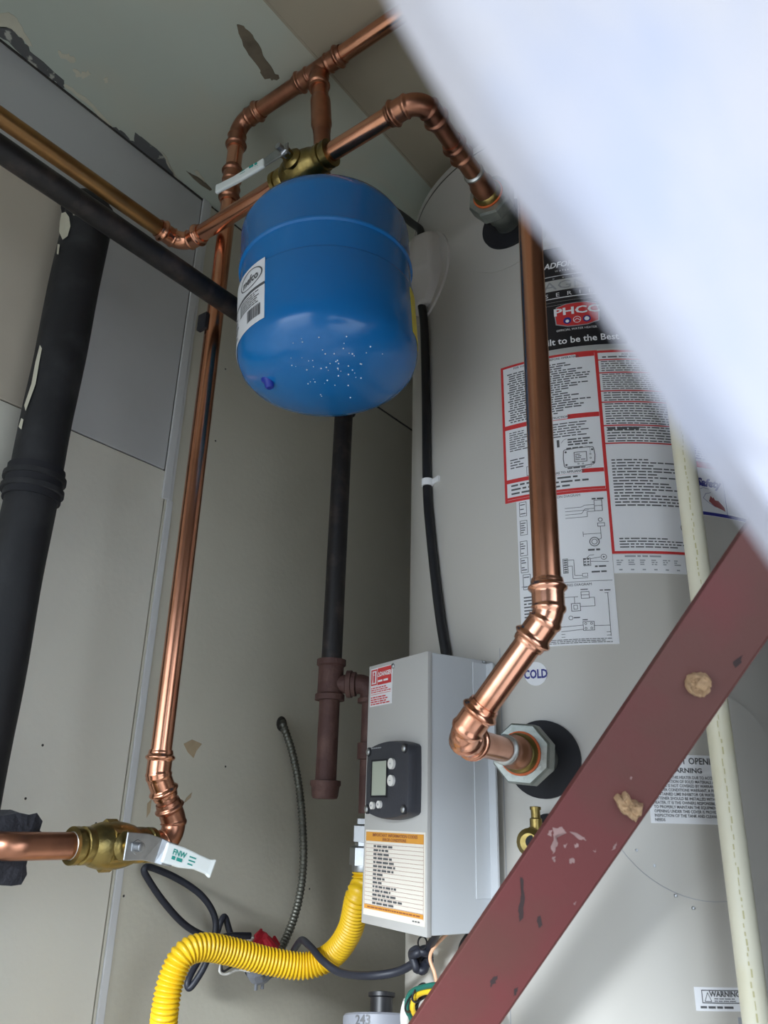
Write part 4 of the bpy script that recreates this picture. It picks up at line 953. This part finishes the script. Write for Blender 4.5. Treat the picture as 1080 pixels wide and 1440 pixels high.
blob([(863, 1121), (868, 1116), (874, 1118), (878, 1112), (884, 1115), (888, 1124), (896, 1126), (904, 1130), (903, 1140), (898, 1147), (893, 1153), (886, 1149), (879, 1143), (872, 1140), (868, 1131)], 'putty', 'foam_blob', .006, 'tan hardened foam blob in the middle of the bar', 8)
def scuff(px_, m): 
    q = [on_bar(x, y) for x, y in jit(px_, 4, 1.3, int(px_[0][0]))]; n = len(q); cu = sum(a for a, _ in q)/n; cv = sum(c for _, c in q)/n
    obj('scuff', MB().add([RM(cu, cv, .0003)]+[RM(a, c, .0003) for a, c in q], [(0, i+1, (i+1) % n+1) for i in range(n)]), m, brace, smooth=False)
scuff([(731, 1232), (736, 1236), (737, 1262), (735, 1290), (731, 1298), (729, 1280), (733, 1255)], 'scuff_dark')
scuff([(778, 1164), (790, 1163), (796, 1170), (786, 1172), (780, 1176), (784, 1185), (778, 1200), (774, 1190), (779, 1178)], 'scuff')
scuff([(770, 1172), (776, 1166), (775, 1176)], 'scuff')
scuff([(792, 1188), (797, 1186), (796, 1192)], 'scuff')
scuff([(806, 1188), (812, 1186), (815, 1190), (808, 1192)], 'scuff')
scuff([(776, 1206), (781, 1203), (780, 1212)], 'scuff')
scuff([(834, 1196), (838, 1194), (837, 1199)], 'scuff')
scuff([(806, 1270), (810, 1268), (809, 1273)], 'scuff')
scuff([(884, 1094), (888, 1092), (888, 1097)], 'scuff')
scuff([(862, 1190), (868, 1184), (866, 1192), (861, 1196)], 'scuff')
scuff([(800, 1208), (808, 1206), (809, 1213), (802, 1214)], 'scuff')
scuff([(800, 1168), (818, 1174), (826, 1182), (815, 1180)], 'scuff')
scuff([(755, 1290), (760, 1286), (762, 1300), (757, 1306)], 'scuff_dark')
scuff([(722, 1392), (727, 1388), (727, 1398), (723, 1400)], 'scuff_dark')
scuff([(1030, 930), (1044, 920), (1042, 932), (1033, 940)], 'scuff_dark')
scuff([(690, 1378), (700, 1370), (697, 1382), (689, 1388)], 'scuff_dark')

# ------------------------------------------------------------------ cream plastic pipe in front of the heater
pa, pb = at_y(944, 500, .80), at_y(1063, 1430, .79)
pv = ((pa+pb)/2); PX, PY = pv.x, pv.y
cp = thing('plastic_pipe', 'slim cream plastic water pipe standing in front of the heater behind the red bar', 'pipe', (PX, PY, 0))
slope = (pa-pb)/(pa.z-pb.z)
pz = lambda z: pb+slope*(z-pb.z)
obj('tube', MB().sweep([pz(z) for z in (0, .3, .6, .9, 1.2, 1.5)], .0112, 24), 'cpvc', cp)
def PM(u, v, off=0):
    c_ = pz(v); d = Vector((CAM.x-c_.x, CAM.y-c_.y, 0)).normalized(); sd = Vector((-d.y, d.x, 0)); a_p = u/.0112
    return c_+(d*cos(a_p)+sd*sin(a_p))*(.0113+off)
k = MB(); rp_ = random.Random(9)
z = 1.12
while z > .45:
    h_ = rp_.uniform(.002, .007); q_ = rp_.uniform(-.0012, .0004); k.rect(PM, q_, q_+rp_.uniform(.0007, .0014), z-h_, z, .0002); z -= h_+rp_.uniform(.001, .004)
obj('printed_marking', k, 'cpvc_print', cp, smooth=False)

# ------------------------------------------------------------------ white sheet close to the lens, upper right
edge = [(515, -190), (562, -85), (598, 0), (645, 80), (698, 165), (752, 243), (812, 318), (868, 392), (922, 472), (976, 552), (1022, 622), (1070, 690), (1110, 748), (1180, 850), (1270, 990)]
ne = len(edge); NT = 14; top_s = []; bot_s = []
for i, (x, y) in enumerate(edge):
    for j in range(NT):
        t = j/(NT-1); d = .082+.015*i/ne+.10*t+.0022*sin(5*t*pi+i*.5)+.0015*sin(i*1.1)
        p_ = at_d(x+900*t**1.1, y-620*t**1.1, d); top_s.append(p_)
fs = []; N2 = ne*NT
nsh = (top_s[NT]-top_s[0]).cross(top_s[1]-top_s[0]).normalized()
if nsh.dot(FW) < 0: nsh = -nsh
vs = top_s+[p_+nsh*.004 for p_ in top_s]
for i in range(ne-1):
    for j in range(NT-1):
        a_i = i*NT+j; fs += [(a_i, a_i+1, a_i+NT+1, a_i+NT), (N2+a_i, N2+a_i+NT, N2+a_i+NT+1, N2+a_i+1)]
for i in range(ne-1): fs += [(i*NT, i*NT+NT, N2+i*NT+NT, N2+i*NT), (i*NT+NT-1, N2+i*NT+NT-1, N2+i*NT+2*NT-1, i*NT+2*NT-1)]
for j in range(NT-1): fs += [(j, N2+j, N2+j+1, j+1), ((ne-1)*NT+j, (ne-1)*NT+j+1, N2+(ne-1)*NT+j+1, N2+(ne-1)*NT+j)]
tag(obj('white_sheet', MB().add(vs, fs), 'sheet_white', None, ang=80), 'blurred white padded sheet hanging close to the camera at the upper right', 'sheet')
